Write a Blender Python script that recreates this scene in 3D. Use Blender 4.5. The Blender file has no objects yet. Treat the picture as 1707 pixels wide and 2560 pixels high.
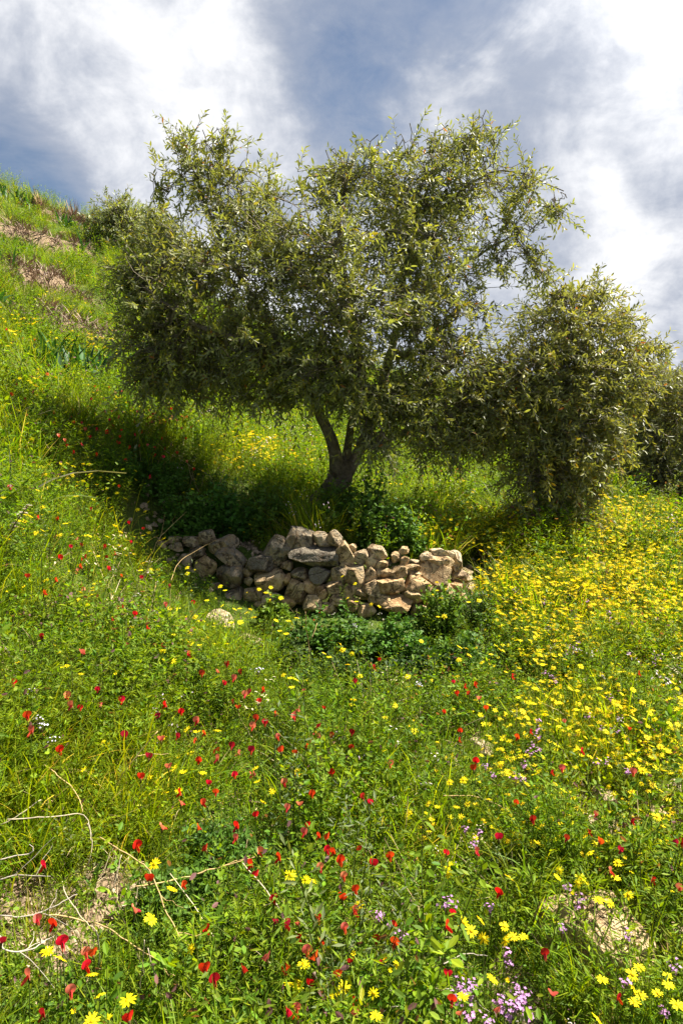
import bpy, bmesh, math, random
import numpy as np
from mathutils import Vector, Matrix, Euler

random.seed(7)
RNG = np.random.default_rng(11)
R = math.radians
scene = bpy.context.scene
COL = scene.collection

# ------------------------------------------------------------------ camera, sky, sun, exposure
F = 1707.0                    # focal length in photo pixels (24 mm on a 24x36 portrait frame)
PITCH = R(9.3)
CAM_Z = 1.5
cp, sp = math.cos(PITCH), math.sin(PITCH)

cam_d = bpy.data.cameras.new('camera')
cam_d.sensor_fit = 'VERTICAL'
cam_d.sensor_height = 36.0
cam_d.lens = 24.0
cam_d.clip_start = 0.05
cam_d.clip_end = 2000
cam = bpy.data.objects.new('camera', cam_d)
cam.location = (0, 0, CAM_Z)
cam.rotation_euler = (R(90) - PITCH, 0, 0)
COL.objects.link(cam)
scene.camera = cam

SUN_AZ, SUN_EL = R(62), R(54)       # azimuth to the right of the view direction
sun_vec = Vector((math.sin(SUN_AZ) * math.cos(SUN_EL), math.cos(SUN_AZ) * math.cos(SUN_EL), math.sin(SUN_EL)))
sd = bpy.data.lights.new('sun', 'SUN')
sd.energy = 4.0
sd.angle = R(1.2)
sd.color = (1.0, 0.93, 0.80)
sun = bpy.data.objects.new('sun', sd)
sun.rotation_euler = (-sun_vec).to_track_quat('-Z', 'Y').to_euler()
sun.location = sun_vec * 30
COL.objects.link(sun)

scene.view_settings.view_transform = 'Standard'
scene.view_settings.look = 'None'
scene.view_settings.exposure = 2.08
scene.view_settings.gamma = 1.0
scene.view_settings.use_curve_mapping = False
scene.render.engine = 'CYCLES'
scene.cycles.max_bounces = 9
scene.cycles.diffuse_bounces = 8
scene.cycles.glossy_bounces = 2
scene.cycles.transmission_bounces = 4
scene.cycles.caustics_reflective = False
scene.cycles.caustics_refractive = False


def ray(u, v):
    """direction of the ray through photo pixel (u, v); y component is not normalised"""
    r = (np.asarray(u, float) - 853.5) / F
    d = (np.asarray(v, float) - 1280.0) / F
    return np.stack([r, cp - d * sp, -sp - d * cp], -1)


def at(u, v, Y):
    d = ray(u, v)
    t = np.asarray(Y, float) / d[..., 1]
    return d * t[..., None] + np.array([0, 0, CAM_Z])


def project(P):
    P = np.asarray(P, float)
    q = P - np.array([0, 0, CAM_Z])
    zc = q[..., 1] * cp - q[..., 2] * sp
    yc = q[..., 1] * sp + q[..., 2] * cp
    zc = np.where(np.abs(zc) < 1e-3, 1e-3, zc)
    return 853.5 + F * q[..., 0] / zc, 1280 - F * yc / zc, zc


class NT:
    """small helper for writing node trees"""
    def __init__(self, tree):
        self.t = tree
        tree.nodes.clear()

    def n(self, kind, **kw):
        nd = self.t.nodes.new(kind)
        for k, v in kw.items():
            setattr(nd, k, v)
        return nd

    def l(self, a, b):
        self.t.links.new(a, b)

    def val(self, sock, v):
        if hasattr(v, 'is_linked') or isinstance(v, bpy.types.NodeSocket):
            self.l(v, sock)
        else:
            sock.default_value = v

    def math(self, op, a, b=0.0, c=None, clamp=False):
        m = self.n('ShaderNodeMath', operation=op, use_clamp=clamp)
        self.val(m.inputs[0], a)
        self.val(m.inputs[1], b)
        if c is not None:
            self.val(m.inputs[2], c)
        return m.outputs[0]

    def vmath(self, op, a, b=None, scale=None):
        m = self.n('ShaderNodeVectorMath', operation=op)
        self.val(m.inputs[0], a)
        if b is not None:
            self.val(m.inputs[1], b)
        if scale is not None:
            self.val(m.inputs['Scale'], scale)
        return m

    def mix(self, f, a, b, blend='MIX'):
        m = self.n('ShaderNodeMix', data_type='RGBA', blend_type=blend)
        self.val(m.inputs[0], f)
        self.val(m.inputs[6], a)
        self.val(m.inputs[7], b)
        return m.outputs[2]

    def noise(self, vec, scale, detail=4, rough=0.55, dist=0.0):
        m = self.n('ShaderNodeTexNoise')
        if vec is not None:
            self.l(vec, m.inputs['Vector'])
        m.inputs['Scale'].default_value = scale
        m.inputs['Detail'].default_value = detail
        m.inputs['Roughness'].default_value = rough
        m.inputs['Distortion'].default_value = dist
        return m.outputs[0]

    def ramp(self, f, lo, hi):
        m = self.n('ShaderNodeMapRange', interpolation_type='SMOOTHSTEP')
        self.val(m.inputs[0], f)
        m.inputs[1].default_value = lo
        m.inputs[2].default_value = hi
        return m.outputs[0]


# world: Nishita sky with a broken layer of cloud
world = bpy.data.worlds.new('World')
scene.world = world
world.use_nodes = True
W = NT(world.node_tree)
sky = W.n('ShaderNodeTexSky', sky_type='NISHITA')
sky.sun_disc = False
sky.sun_elevation = SUN_EL
sky.sun_rotation = SUN_AZ
sky.air_density = 1.0
sky.dust_density = 0.6
sky.ozone_density = 1.6
tc = W.n('ShaderNodeTexCoord')
D = tc.outputs['Generated']
sep = W.n('ShaderNodeSeparateXYZ')
W.l(D, sep.inputs[0])
den = W.math('ADD', W.math('MAXIMUM', sep.outputs[2], 0.0), 0.30)
px = W.math('DIVIDE', sep.outputs[0], den)
py = W.math('DIVIDE', sep.outputs[1], den)
comb = W.n('ShaderNodeCombineXYZ')
W.l(px, comb.inputs[0]); W.l(py, comb.inputs[1])
cvec = comb.outputs[0]
n_big = W.noise(cvec, 1.6, 6, 0.55, 0.5)
n_mid = W.noise(cvec, 4.2, 8, 0.62, 0.6)
n_fine = W.noise(cvec, 13.0, 6, 0.62, 0.3)
n_lump = W.noise(D, 6.5, 8, 0.60, 0.25)
# where the banks of cloud and the blue gaps stand (directions in the sky)
blobs = [  # u, v, width (deg), weight
    (330, 310, 9, 0.24), (60, 150, 9, 0.34), (480, 400, 9, 0.20), (150, 30, 8, 0.20), (560, 100, 7, 0.14), (250, 380, 5, .10),
    (850, 180, 5, -0.14), (1040, 40, 6, -0.14), (930, 300, 4, -0.12), (700, 40, 6, .10), (1000, 190, 5, .14), (1250, 120, 6, .10), (10, 400, 6, -0.50), (160, 490, 5, -0.42), (20, 520, 3, 0.14),
    (690, 190, 4, -0.10), (1740, 20, 7, 0.9), (1250, 300, 7, 0.14), (1600, 380, 10, 0.10), (1500, 720, 11, 0.20), (740, 420, 6, 0.12),
    (1400, 160, 6, -0.04), (1600, 550, 4, -0.06), (1300, 120, 5, .05)]
cov = W.math('ADD', W.math('MULTIPLY', n_big, 0.50), W.math('MULTIPLY', n_mid, 0.70))
cov = W.math('ADD', cov, W.math('MULTIPLY', n_lump, 0.45))
cov = W.math('ADD', cov, W.math('MULTIPLY', n_fine, 0.34))
for (u, v, wd, wt) in blobs:
    d = ray(u, v)
    d = d / np.linalg.norm(d)
    dot = W.vmath('DOT_PRODUCT', D, tuple(d)).outputs['Value']
    e = W.math('EXPONENT', W.math('MULTIPLY', W.math('SUBTRACT', dot, 1.0), 1.0 / (1.0 - math.cos(R(wd)))))
    cov = W.math('ADD', cov, W.math('MULTIPLY', e, wt))
cov = W.math('ADD', cov, W.math('MULTIPLY', W.math('SUBTRACT', 1.0, W.ramp(sep.outputs[2], 0.0, 0.42)), 0.34))      # cloud closes up toward the horizon
mask = W.ramp(cov, 0.58, 1.32)
thick = W.ramp(W.math('ADD', cov, W.math('MULTIPLY', W.math('SUBTRACT', n_lump, 0.5), 1.5)), 1.02, 1.95)
SKY_S = 0.075
cloud_col = W.mix(thick, (1.62, 1.8, 2.2, 1), (4.25, 4.25, 4.3, 1))
# cloud nearer the sun shines brighter (forward scattering)
sdot = W.vmath('DOT_PRODUCT', D, tuple(sun_vec)).outputs['Value']
glow = W.math('ADD', 0.86, W.math('MULTIPLY', W.ramp(sdot, 0.60, 1.0), 0.45))
cloud_col = W.vmath('SCALE', cloud_col, scale=glow).outputs[0]
blue = W.mix(1.0, sky.outputs[0], (0.22, 0.255, 0.285, 1), 'MULTIPLY')
skycol = W.mix(mask, blue, cloud_col)
bg = W.n('ShaderNodeBackground')
W.l(skycol, bg.inputs[0])
bg.inputs[1].default_value = SKY_S
wo = W.n('ShaderNodeOutputWorld')
W.l(bg.outputs[0], wo.inputs[0])


# ------------------------------------------------------------------ helpers
def tag(o, label=None, cat=None, group=None, kind=None):
    if label: o['label'] = label
    if cat: o['category'] = cat
    if group: o['group'] = group
    if kind: o['kind'] = kind
    return o


def make_mesh(name, V, quads=None, tris=None, col=None, mats=(), mi=None, smooth=True, sharp=None):
    """mesh from numpy arrays; mi = material index per face (quads first)"""
    me = bpy.data.meshes.new(name)
    V = np.asarray(V, np.float32)
    q = np.zeros((0, 4), np.int32) if quads is None else np.asarray(quads, np.int32).reshape(-1, 4)
    t = np.zeros((0, 3), np.int32) if tris is None else np.asarray(tris, np.int32).reshape(-1, 3)
    me.vertices.add(len(V))
    me.vertices.foreach_set('co', V.ravel())
    me.loops.add(q.size + t.size)
    me.loops.foreach_set('vertex_index', np.concatenate([q.ravel(), t.ravel()]))
    nf = len(q) + len(t)
    me.polygons.add(nf)
    starts = np.concatenate([np.arange(len(q)) * 4, len(q) * 4 + np.arange(len(t)) * 3]).astype(np.int32)
    me.polygons.foreach_set('loop_start', starts)
    me.polygons.foreach_set('use_smooth', np.full(nf, bool(smooth)))
    for m in mats:
        me.materials.append(m)
    if mi is not None:
        me.polygons.foreach_set('material_index', np.asarray(mi, np.int32))
    if col is not None:
        a = me.color_attributes.new('Col', 'FLOAT_COLOR', 'POINT')
        c = np.asarray(col, np.float32)
        if c.shape[1] == 3:
            c = np.concatenate([c, np.ones((len(c), 1), np.float32)], 1)
        a.data.foreach_set('color', c.ravel())
    me.update(calc_edges=True)
    me.validate()
    if sharp is not None:
        me.set_sharp_from_angle(angle=sharp)
    return me


def obj(name, me, parent=None, loc=None, rot=None, scale=None):
    o = bpy.data.objects.new(name, me)
    COL.objects.link(o)
    if parent is not None: o.parent = parent
    if loc is not None: o.location = tuple(float(c) for c in loc)
    if rot is not None: o.rotation_euler = rot
    if scale is not None: o.scale = scale
    return o


class Geo:
    """collects numpy geometry"""
    def __init__(self):
        self.V, self.Q, self.T, self.C, self.mq, self.mt, self.k = [], [], [], [], [], [], 0

    def add(self, V, quads=None, tris=None, col=(1, 1, 1), mat=0):
        V = np.asarray(V, float).reshape(-1, 3)
        c = np.asarray(col, float)
        if c.ndim == 1: c = np.tile(c[:3], (len(V), 1))
        self.V.append(V); self.C.append(c[:, :3])
        if quads is not None and len(quads):
            q = np.asarray(quads).reshape(-1, 4) + self.k
            self.Q.append(q); self.mq.append(np.full(len(q), mat))
        if tris is not None and len(tris):
            t = np.asarray(tris).reshape(-1, 3) + self.k
            self.T.append(t); self.mt.append(np.full(len(t), mat))
        self.k += len(V)
        return self

    def mesh(self, name, mats, smooth=True, sharp=None, origin=None):
        V = np.concatenate(self.V)
        if origin is not None: V = V - np.asarray(origin)
        Q = np.concatenate(self.Q) if self.Q else None
        T = np.concatenate(self.T) if self.T else None
        mi = np.concatenate(self.mq + self.mt)
        return make_mesh(name, V, Q, T, np.concatenate(self.C), mats, mi, smooth, sharp)


def norm(a):
    a = np.asarray(a, float)
    return a / np.maximum(np.linalg.norm(a, axis=-1, keepdims=True), 1e-9)


def rand_unit(n, rng=RNG):
    return norm(rng.normal(size=(n, 3)))


def frames(d, hint):
    """frames with Y along d and Z near hint; returns (n,3,3), columns X, Y, Z"""
    y = norm(d)
    x = norm(np.cross(y, hint))
    z = np.cross(x, y)
    return np.stack([x, y, z], -1)


def scatter(g, tv, tq, tt, P, M, S, col, mat=0):
    """copies of a template at points P with frames M, scales S (n,) or (n,3)"""
    n, k = len(P), len(tv)
    S = np.asarray(S, float)
    if S.ndim == 1: S = np.repeat(S[:, None], 3, 1)
    V = np.einsum('nij,nkj->nki', M, tv[None] * S[:, None, :]) + P[:, None, :]
    off = (np.arange(n) * k)[:, None, None]
    q = None if tq is None else (np.asarray(tq)[None] + off).reshape(-1, 4)
    t = None if tt is None else (np.asarray(tt)[None] + off).reshape(-1, 3)
    c = np.asarray(col, float)
    if c.ndim == 1: c = np.tile(c, (n, 1))
    g.add(V.reshape(-1, 3), q, t, np.repeat(c, k, 0), mat)


def tubes(g, P, rad, sides=4, col=(1, 1, 1), mat=0, cap=False):
    """n tubes of the same number of points: P (n,k,3), rad (n,k)"""
    P = np.asarray(P, float); rad = np.asarray(rad, float)
    n, k, _ = P.shape
    Tn = np.gradient(P, axis=1)
    Tn = norm(Tn)
    ref = np.where(np.abs(Tn[:, :1, 2:3]) > 0.9, np.array([1.0, 0, 0]), np.array([0, 0, 1.0]))
    x = norm(np.cross(Tn, np.broadcast_to(ref, Tn.shape)))
    y = np.cross(Tn, x)
    a = np.arange(sides) * 2 * math.pi / sides
    V = P[:, :, None, :] + rad[:, :, None, None] * (np.cos(a)[None, None, :, None] * x[:, :, None, :] + np.sin(a)[None, None, :, None] * y[:, :, None, :])
    idx = np.arange(n * k * sides).reshape(n, k, sides)
    A = idx[:, :-1, :]; B = idx[:, 1:, :]
    q = np.stack([A, np.roll(A, -1, 2), np.roll(B, -1, 2), B], -1).reshape(-1, 4)
    c = np.asarray(col, float)
    if c.ndim == 2: c = np.repeat(c, k * sides, 0)
    t = None
    if cap and sides > 2:
        e = idx[:, -1, :]; b = idx[:, 0, :]
        t = []
        for i in range(1, sides - 1):
            t.append(np.stack([e[:, 0], e[:, i], e[:, i + 1]], -1))
            t.append(np.stack([b[:, 0], b[:, i + 1], b[:, i]], -1))
        t = np.concatenate(t)
    g.add(V.reshape(-1, 3), q, t, c, mat)


def resample(pts, k):
    """smooth polyline (Catmull-Rom) with k points; extra columns (radius) follow along"""
    p = np.asarray(pts, float)
    if len(p) == 2:
        f = np.linspace(0, 1, k)[:, None]
        return p[0] * (1 - f) + p[1] * f
    e = np.vstack([2 * p[0] - p[1], p, 2 * p[-1] - p[-2]])
    t = np.linspace(0, len(p) - 1, k)
    i = np.minimum(t.astype(int), len(p) - 2)
    f = (t - i)[:, None]
    p0, p1, p2, p3 = e[i], e[i + 1], e[i + 2], e[i + 3]
    return 0.5 * (2 * p1 + (p2 - p0) * f + (2 * p0 - 5 * p1 + 4 * p2 - p3) * f * f + (3 * p1 - p0 - 3 * p2 + p3) * f ** 3)


def sstep(a, b, x):
    t = np.clip((x - a) / (b - a), 0, 1)
    return t * t * (3 - 2 * t)


# ------------------------------------------------------------------ materials
def attr_col(N):
    a = N.n('ShaderNodeAttribute', attribute_name='Col')
    return a.outputs['Color']


def leaf_material(name, tint=(1, 1, 1), trans=0.4, rough=0.5, spec=0.35, under=None, vary=0.25, patch=None, tcol=(1.25, 1.15, 0.5)):
    m = bpy.data.materials.new(name)
    m.use_nodes = True
    N = NT(m.node_tree)
    c = N.mix(1.0, attr_col(N), (*tint, 1), 'MULTIPLY')
    oi = N.n('ShaderNodeObjectInfo')
    geo = N.n('ShaderNodeNewGeometry')
    # plant-to-plant variety: brightness and a little hue
    hs = N.n('ShaderNodeHueSaturation')
    N.l(c, hs.inputs['Color'])
    N.l(N.math('ADD', N.math('MULTIPLY', oi.outputs['Random'], 0.03), 0.485), hs.inputs['Hue'])
    pn = N.noise(geo.outputs['Position'], 1.4, 3, 0.6)
    br = N.math('ADD', N.math('MULTIPLY', N.math('FRACT', N.math('MULTIPLY', oi.outputs['Random'], 7.13)), 2 * vary), 1 - vary)
    N.l(br, hs.inputs['Value'])
    c = hs.outputs[0]
    if patch is not None:      # patches where another, yellower or greyer growth takes over
        f = N.math('MULTIPLY', N.ramp(pn, 0.42, 0.68), 0.8)
        c = N.mix(f, c, N.mix(1.0, c, (*patch, 1), 'MULTIPLY'))
    base = c
    if under is not None:
        base = N.mix(geo.outputs['Backfacing'], c, (*under, 1))
    p = N.n('ShaderNodeBsdfPrincipled')
    N.l(base, p.inputs['Base Color'])
    p.inputs['Roughness'].default_value = rough
    p.inputs['Specular IOR Level'].default_value = spec
    t = N.n('ShaderNodeBsdfTranslucent')
    N.l(N.mix(1.0, c, (*tcol, 1), 'MULTIPLY'), t.inputs[0])
    mx = N.n('ShaderNodeMixShader')
    mx.inputs[0].default_value = trans
    N.l(p.outputs[0], mx.inputs[1]); N.l(t.outputs[0], mx.inputs[2])
    o = N.n('ShaderNodeOutputMaterial')
    N.l(mx.outputs[0], o.inputs[0])
    return m


def plain_material(name, rough=0.8, vary=0.15, bump=None, spec=0.2):
    m = bpy.data.materials.new(name)
    m.use_nodes = True
    N = NT(m.node_tree)
    c = attr_col(N)
    oi = N.n('ShaderNodeObjectInfo')
    tcn = N.n('ShaderNodeTexCoord')
    f = N.math('ADD', N.math('MULTIPLY', oi.outputs['Random'], 2 * vary), 1 - vary)
    c = N.vmath('SCALE', c, scale=f).outputs[0]
    p = N.n('ShaderNodeBsdfPrincipled')
    p.inputs['Roughness'].default_value = rough
    p.inputs['Specular IOR Level'].default_value = spec
    if bump:
        b = N.n('ShaderNodeBump')
        nz = N.noise(tcn.outputs['Object'], bump[0], 6, 0.6)
        N.l(nz, b.inputs['Height'])
        b.inputs['Strength'].default_value = bump[1]
        b.inputs['Distance'].default_value = bump[2]
        N.l(b.outputs[0], p.inputs['Normal'])
        c = N.mix(N.ramp(nz, 0.35, 0.65), N.mix(1.0, c, (0.55, 0.55, 0.58, 1), 'MULTIPLY'), c)
    N.l(c, p.inputs['Base Color'])
    o = N.n('ShaderNodeOutputMaterial')
    N.l(p.outputs[0], o.inputs[0])
    return m


def stone_material(name):
    m = bpy.data.materials.new(name)
    m.use_nodes = True
    N = NT(m.node_tree)
    c = attr_col(N)
    oi = N.n('ShaderNodeObjectInfo')
    tcn = N.n('ShaderNodeTexCoord')
    off = N.vmath('ADD', tcn.outputs['Object'], N.vmath('SCALE', (13.0, 7.0, 5.0), scale=oi.outputs['Random']).outputs[0]).outputs[0]
    n1 = N.noise(off, 9, 6, 0.62)
    n2 = N.noise(off, 34, 6, 0.65)
    n3 = N.noise(off, 120, 4, 0.6)
    tan = N.mix(N.ramp(N.math('ADD', N.math('MULTIPLY', n1, 0.6), N.math('MULTIPLY', n2, 0.4)), 0.38, 0.60), N.mix(1.0, c, (0.56, 0.46, 0.36, 1), 'MULTIPLY'), N.mix(1.0, c, (1.35, 1.28, 1.12, 1), 'MULTIPLY'))
    # lichen: grey to near-black crust, mostly on the faces that look up
    geo = N.n('ShaderNodeNewGeometry')
    sepn = N.n('ShaderNodeSeparateXYZ')
    N.l(geo.outputs['Normal'], sepn.inputs[0])
    al = N.n('ShaderNodeAttribute', attribute_type='OBJECT', attribute_name='lichen')
    lich = N.math('ADD', N.math('ADD', N.math('MULTIPLY', n2, 0.9), N.math('MULTIPLY', n1, 0.5)), N.math('ADD', N.math('MULTIPLY', sepn.outputs[2], 0.10), N.math('SUBTRACT', al.outputs['Fac'], 0.5)))
    f = N.ramp(lich, 0.60, 0.84)
    lc = N.mix(N.ramp(n3, 0.4, 0.65), (0.055, 0.052, 0.045, 1), (0.24, 0.23, 0.20, 1))
    c2 = N.mix(N.math('MULTIPLY', f, 0.78), tan, lc)
    c2 = N.mix(N.math('MULTIPLY', N.ramp(n3, 0.50, 0.64), 0.45), c2, N.mix(1.0, c2, (0.45, 0.42, 0.38, 1), 'MULTIPLY'))
    c2 = N.mix(N.math('MULTIPLY', N.ramp(n2, 0.62, 0.75), 0.35), c2, (0.42, 0.40, 0.34, 1))
    nc = N.noise(off, 5.5, 5, 0.6, 0.8)       # hairline cracks
    crack = N.math('SUBTRACT', 1.0, N.ramp(N.math('ABSOLUTE', N.math('SUBTRACT', nc, 0.5)), 0.002, 0.022))
    c2 = N.mix(N.math('MULTIPLY', crack, 0.65), c2, (0.07, 0.052, 0.036, 1))
    p = N.n('ShaderNodeBsdfPrincipled')
    p.inputs['Roughness'].default_value = 0.92
    p.inputs['Specular IOR Level'].default_value = 0.15
    N.l(c2, p.inputs['Base Color'])
    b = N.n('ShaderNodeBump')
    h = N.math('ADD', N.math('ADD', n1, N.math('MULTIPLY', n2, 0.45)), N.math('SUBTRACT', N.math('MULTIPLY', n3, 0.30), N.math('MULTIPLY', crack, 0.35)))
    N.l(h, b.inputs['Height'])
    b.inputs['Strength'].default_value = 1.0
    b.inputs['Distance'].default_value = 0.045
    N.l(b.outputs[0], p.inputs['Normal'])
    o = N.n('ShaderNodeOutputMaterial')
    N.l(p.outputs[0], o.inputs[0])
    return m


M_GRASS = leaf_material('grass_blades', trans=0.48, rough=0.5, spec=0.2, patch=(1.3, 1.12, 0.8), tcol=(1.50, 1.40, 0.28))
M_HERB = leaf_material('herb_leaves', trans=0.45, rough=0.55, spec=0.18, patch=(1.3, 1.12, 0.8), tcol=(1.50, 1.40, 0.28))
M_BUSH = leaf_material('bush_leaves', trans=0.36, rough=0.55, spec=0.2, vary=0.12)
M_OLIVE = leaf_material('olive_leaves', trans=0.40, rough=0.44, spec=0.42, under=(0.27, 0.29, 0.17), vary=0.0, tcol=(1.3, 1.28, 0.42))
M_STRAP = leaf_material('strap_leaves', trans=0.3, rough=0.5, spec=0.3, vary=0.15)
M_STRAW = plain_material('dry_straw', 0.75, 0.2)
M_PETAL = leaf_material('petals', trans=0.35, rough=0.6, spec=0.15, vary=0.08, tcol=(1.1, 1.0, 0.9))
M_STONE = stone_material('limestone')
M_BARK = plain_material('olive_bark', 0.9, 0.0, bump=(26, 1.0, 0.03))


# ------------------------------------------------------------------ terrain
CTRL = [  # u, v, Y : the hillside seen through these pixels stands this far away
    (0, 2560, 1.22), (400, 2560, 1.33), (853, 2560, 1.44), (1300, 2560, 1.48), (1707, 2560, 1.52),
    (0, 2100, 1.66), (450, 2100, 1.92), (853, 2100, 2.12), (1300, 2100, 2.2), (1707, 2100, 2.25),
    (0, 1650, 2.45), (400, 1650, 2.95), (853, 1750, 3.05), (1250, 1700, 3.45), (1707, 1700, 3.6),
    (0, 1400, 3.0), (250, 1450, 3.5), (450, 1450, 4.22), (750, 1545, 4.0), (1000, 1560, 3.95), (1200, 1500, 4.35), (1707, 1420, 5.4),
    (0, 1250, 3.5), (200, 1200, 4.4), (380, 1300, 4.6), (350, 1130, 5.2), (1250, 1340, 5.6), (1450, 1310, 5.9), (1707, 1320, 6.6),
    (790, 1285, 5.35), (1000, 1270, 6.2), (0, 1000, 5.8), (190, 960, 7.0), (510, 1060, 7.6), (650, 1130, 8.2), (1100, 1230, 8.4),
    (1150, 1170, 11), (1000, 1090, 15), (300, 900, 9), (0, 800, 8.8), (0, 650, 14), (150, 700, 14), (0, 560, 18.5), (230, 660, 18.5),
    (0, 478, 25), (130, 530, 25), (230, 570, 25.5), (500, 760, 27), (850, 910, 31), (1250, 980, 42), (1650, 958, 62), (1900, 950, 66), (1600, 1150, 14), (1800, 1250, 10)]
_c = np.array(CTRL, float)
_cp = at(_c[:, 0], _c[:, 1], _c[:, 2])
EXTRA = np.array([  # beyond the frame: the slope goes on the same way
    (-1.6, 0, 0.75), (0, 0, 0.0), (1.6, 0, -0.3), (-3, -4, 1.2), (0, -6, -0.5), (4, -5, -1.2), (4, 2, -0.5), (6, 5, -0.6), (-4, 2.5, 2.3),
    (-9, 5, 4.9), (-13, 10, 6.8), (-20, 20, 10.5), (-30, 28, 12.5), (-30, 5, 12.5), (10, 9, -0.9), (18, 18, -0.6), (30, 35, 1.5), (50, 60, 3.5), (40, 10, -3),
    (-16, 40, 6.5), (0, 50, 2.5), (-40, 60, 8), (20, 90, 3.0), (60, 100, 4), (-10, 100, 3)])
_pts = np.vstack([_cp, EXTRA])


def _phi(r2):
    return np.where(r2 > 1e-9, 0.5 * r2 * np.log(np.maximum(r2, 1e-9)), 0.0)


def _warp(p):
    """log-like compression with distance so near and far controls count alike"""
    r = np.hypot(p[..., 0], p[..., 1])
    s = np.log1p(r / 4.0) / np.maximum(r / 4.0, 1e-6)
    return p * s[..., None]


_wp = _warp(_pts[:, :2])
_n = len(_wp)
_K = _phi(((_wp[:, None] - _wp[None]) ** 2).sum(-1)) + np.eye(_n) * 0.004
_A = np.zeros((_n + 3, _n + 3))
_A[:_n, :_n] = _K
_A[:_n, _n] = 1; _A[:_n, _n + 1:] = _wp
_A[_n:, :_n] = _A[:_n, _n:].T
_w = np.linalg.solve(_A, np.concatenate([_pts[:, 2], np.zeros(3)]))


def _soft(x, a, b):
    e = np.abs(x)
    return np.sign(x) * np.where(e < a, e, a + (b - a) * (1 - np.exp(-(e - a) / (b - a))))


_ph = np.random.default_rng(5).uniform(0, 6.28, (40, 2))
_dr = np.random.default_rng(6).normal(size=(40, 2))
_dr = _dr / np.linalg.norm(_dr, axis=1, keepdims=True)


def bumps(x, y, wl, k0, k=7):
    s = 0
    for i in range(k0, k0 + k):
        s = s + np.sin((x * _dr[i, 0] + y * _dr[i, 1]) * 6.283 / wl * (0.7 + 0.09 * (i - k0)) + _ph[i, 0])
    return s / k


WALL_U = np.array([330, 400, 480, 560, 640, 720, 800, 880, 960, 1040, 1120, 1165, 1205], float)
WALL_Y = np.array([4.24, 4.25, 4.24, 4.18, 4.12, 4.08, 4.04, 4.02, 4.02, 4.05, 4.16, 4.32, 4.62])
WALL_TOP = np.array([1372, 1365, 1352, 1368, 1392, 1372, 1368, 1392, 1412, 1408, 1404, 1440, 1475], float)
_wt = at(WALL_U, WALL_TOP, WALL_Y + 0.3)
_wf = at(WALL_U, np.full(13, 1450.0), WALL_Y)
WALL_X = _wf[:, 0]
WALL_ZT = _wt[:, 2] - 0.02

BANKS = []   # filled below: lines of little earth banks across the slope


def ground_z(x, y, fine=True):
    x = np.asarray(x, float); y = np.asarray(y, float)
    shp = x.shape
    x = x.ravel(); y = y.ravel()
    p = np.stack([_soft(x, 45, 75), np.where(y > 0, _soft(y, 80, 130), _soft(y, 8, 14))], -1)
    p = _warp(p)
    z = np.empty(len(x))
    for i in range(0, len(x), 40000):
        q = p[i:i + 40000]
        z[i:i + 40000] = _phi(((q[:, None] - _wp[None]) ** 2).sum(-1)) @ _w[:_n] + _w[_n] + q @ _w[_n + 1:]
    # the earth-filled terrace behind the stone wall
    yw = np.interp(x, WALL_X, WALL_Y)
    zt = np.interp(x, WALL_X, WALL_ZT)
    m = sstep(0.16, 0.30, y - yw) * (1 - sstep(5.0, 6.3, y)) * sstep(WALL_X[0] - .3, WALL_X[0] + .05, x) * (1 - sstep(WALL_X[-1] - .22, WALL_X[-1] - 0.08, x))
    z = z + m * np.maximum(zt - z, 0)
    for (A, B, h, w) in BANKS:
        d = B - A; L = np.linalg.norm(d); d = d / L
        rx, ry = x - A[0], y - A[1]
        along = rx * d[0] + ry * d[1]
        s = -rx * d[1] + ry * d[0] + 0.25 * np.sin(along * 1.7) + 0.12 * np.sin(along * 4.1)
        am = sstep(-0.8, 0.8, along) * (1 - sstep(L - 0.8, L + 0.8, along))
        z = z + am * h * (sstep(-w, w, s) - sstep(-6 * w, 6 * w, s))
    if fine:
        r = np.hypot(x, y)
        z = z + 0.022 * bumps(x, y, 0.55, 0) + 0.045 * bumps(x, y, 1.7, 8) * sstep(1, 6, r) + 0.16 * bumps(x, y, 5.0, 16) * sstep(7, 18, r) + 0.5 * bumps(x, y, 17.0, 24) * sstep(30, 70, r)
    return z.reshape(shp)


def ground_at(u, v, h=0.0, tmax=75.0):
    """where rays through photo pixels meet the ground raised by h; returns points on the ground itself"""
    u = np.atleast_1d(np.asarray(u, float)); v = np.atleast_1d(np.asarray(v, float))
    h = np.broadcast_to(np.asarray(h, float), u.shape)
    d = ray(u, v)
    d = d / d[:, 1:2]
    ts = np.geomspace(0.7, tmax, 150)
    P = d[:, None, :] * ts[None, :, None] + np.array([0, 0, CAM_Z])
    f = P[..., 2] - ground_z(P[..., 0], P[..., 1]) - h[:, None]
    hit = f < 0
    i = np.where(hit.any(1), hit.argmax(1), len(ts) - 1)
    i = np.maximum(i, 1)
    lo, hi = ts[i - 1], ts[i]
    for _ in range(14):
        mid = 0.5 * (lo + hi)
        p = d * mid[:, None] + np.array([0, 0, CAM_Z])
        b = p[:, 2] - ground_z(p[:, 0], p[:, 1]) - h < 0
        hi = np.where(b, mid, hi); lo = np.where(b, lo, mid)
    p = d * hi[:, None] + np.array([0, 0, CAM_Z])
    p[:, 2] = ground_z(p[:, 0], p[:, 1])
    return p


_bk = []
for (u0, v0, u1, v1, h, w) in [(-60, 548, 235, 655, 0.8, 0.26), (-60, 668, 190, 722, 0.5, 0.22), (90, 782, 320, 880, 0.3, 0.16), (60, 515, 230, 570, 0.35, 0.2)]:
    a, b = ground_at([u0, u1], [v0, v1])
    A, B = a[:2], b[:2]
    if (B - A)[0] < 0: A, B = B, A
    _bk.append((A, B, h, w))
BANKS.extend(_bk)


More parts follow.
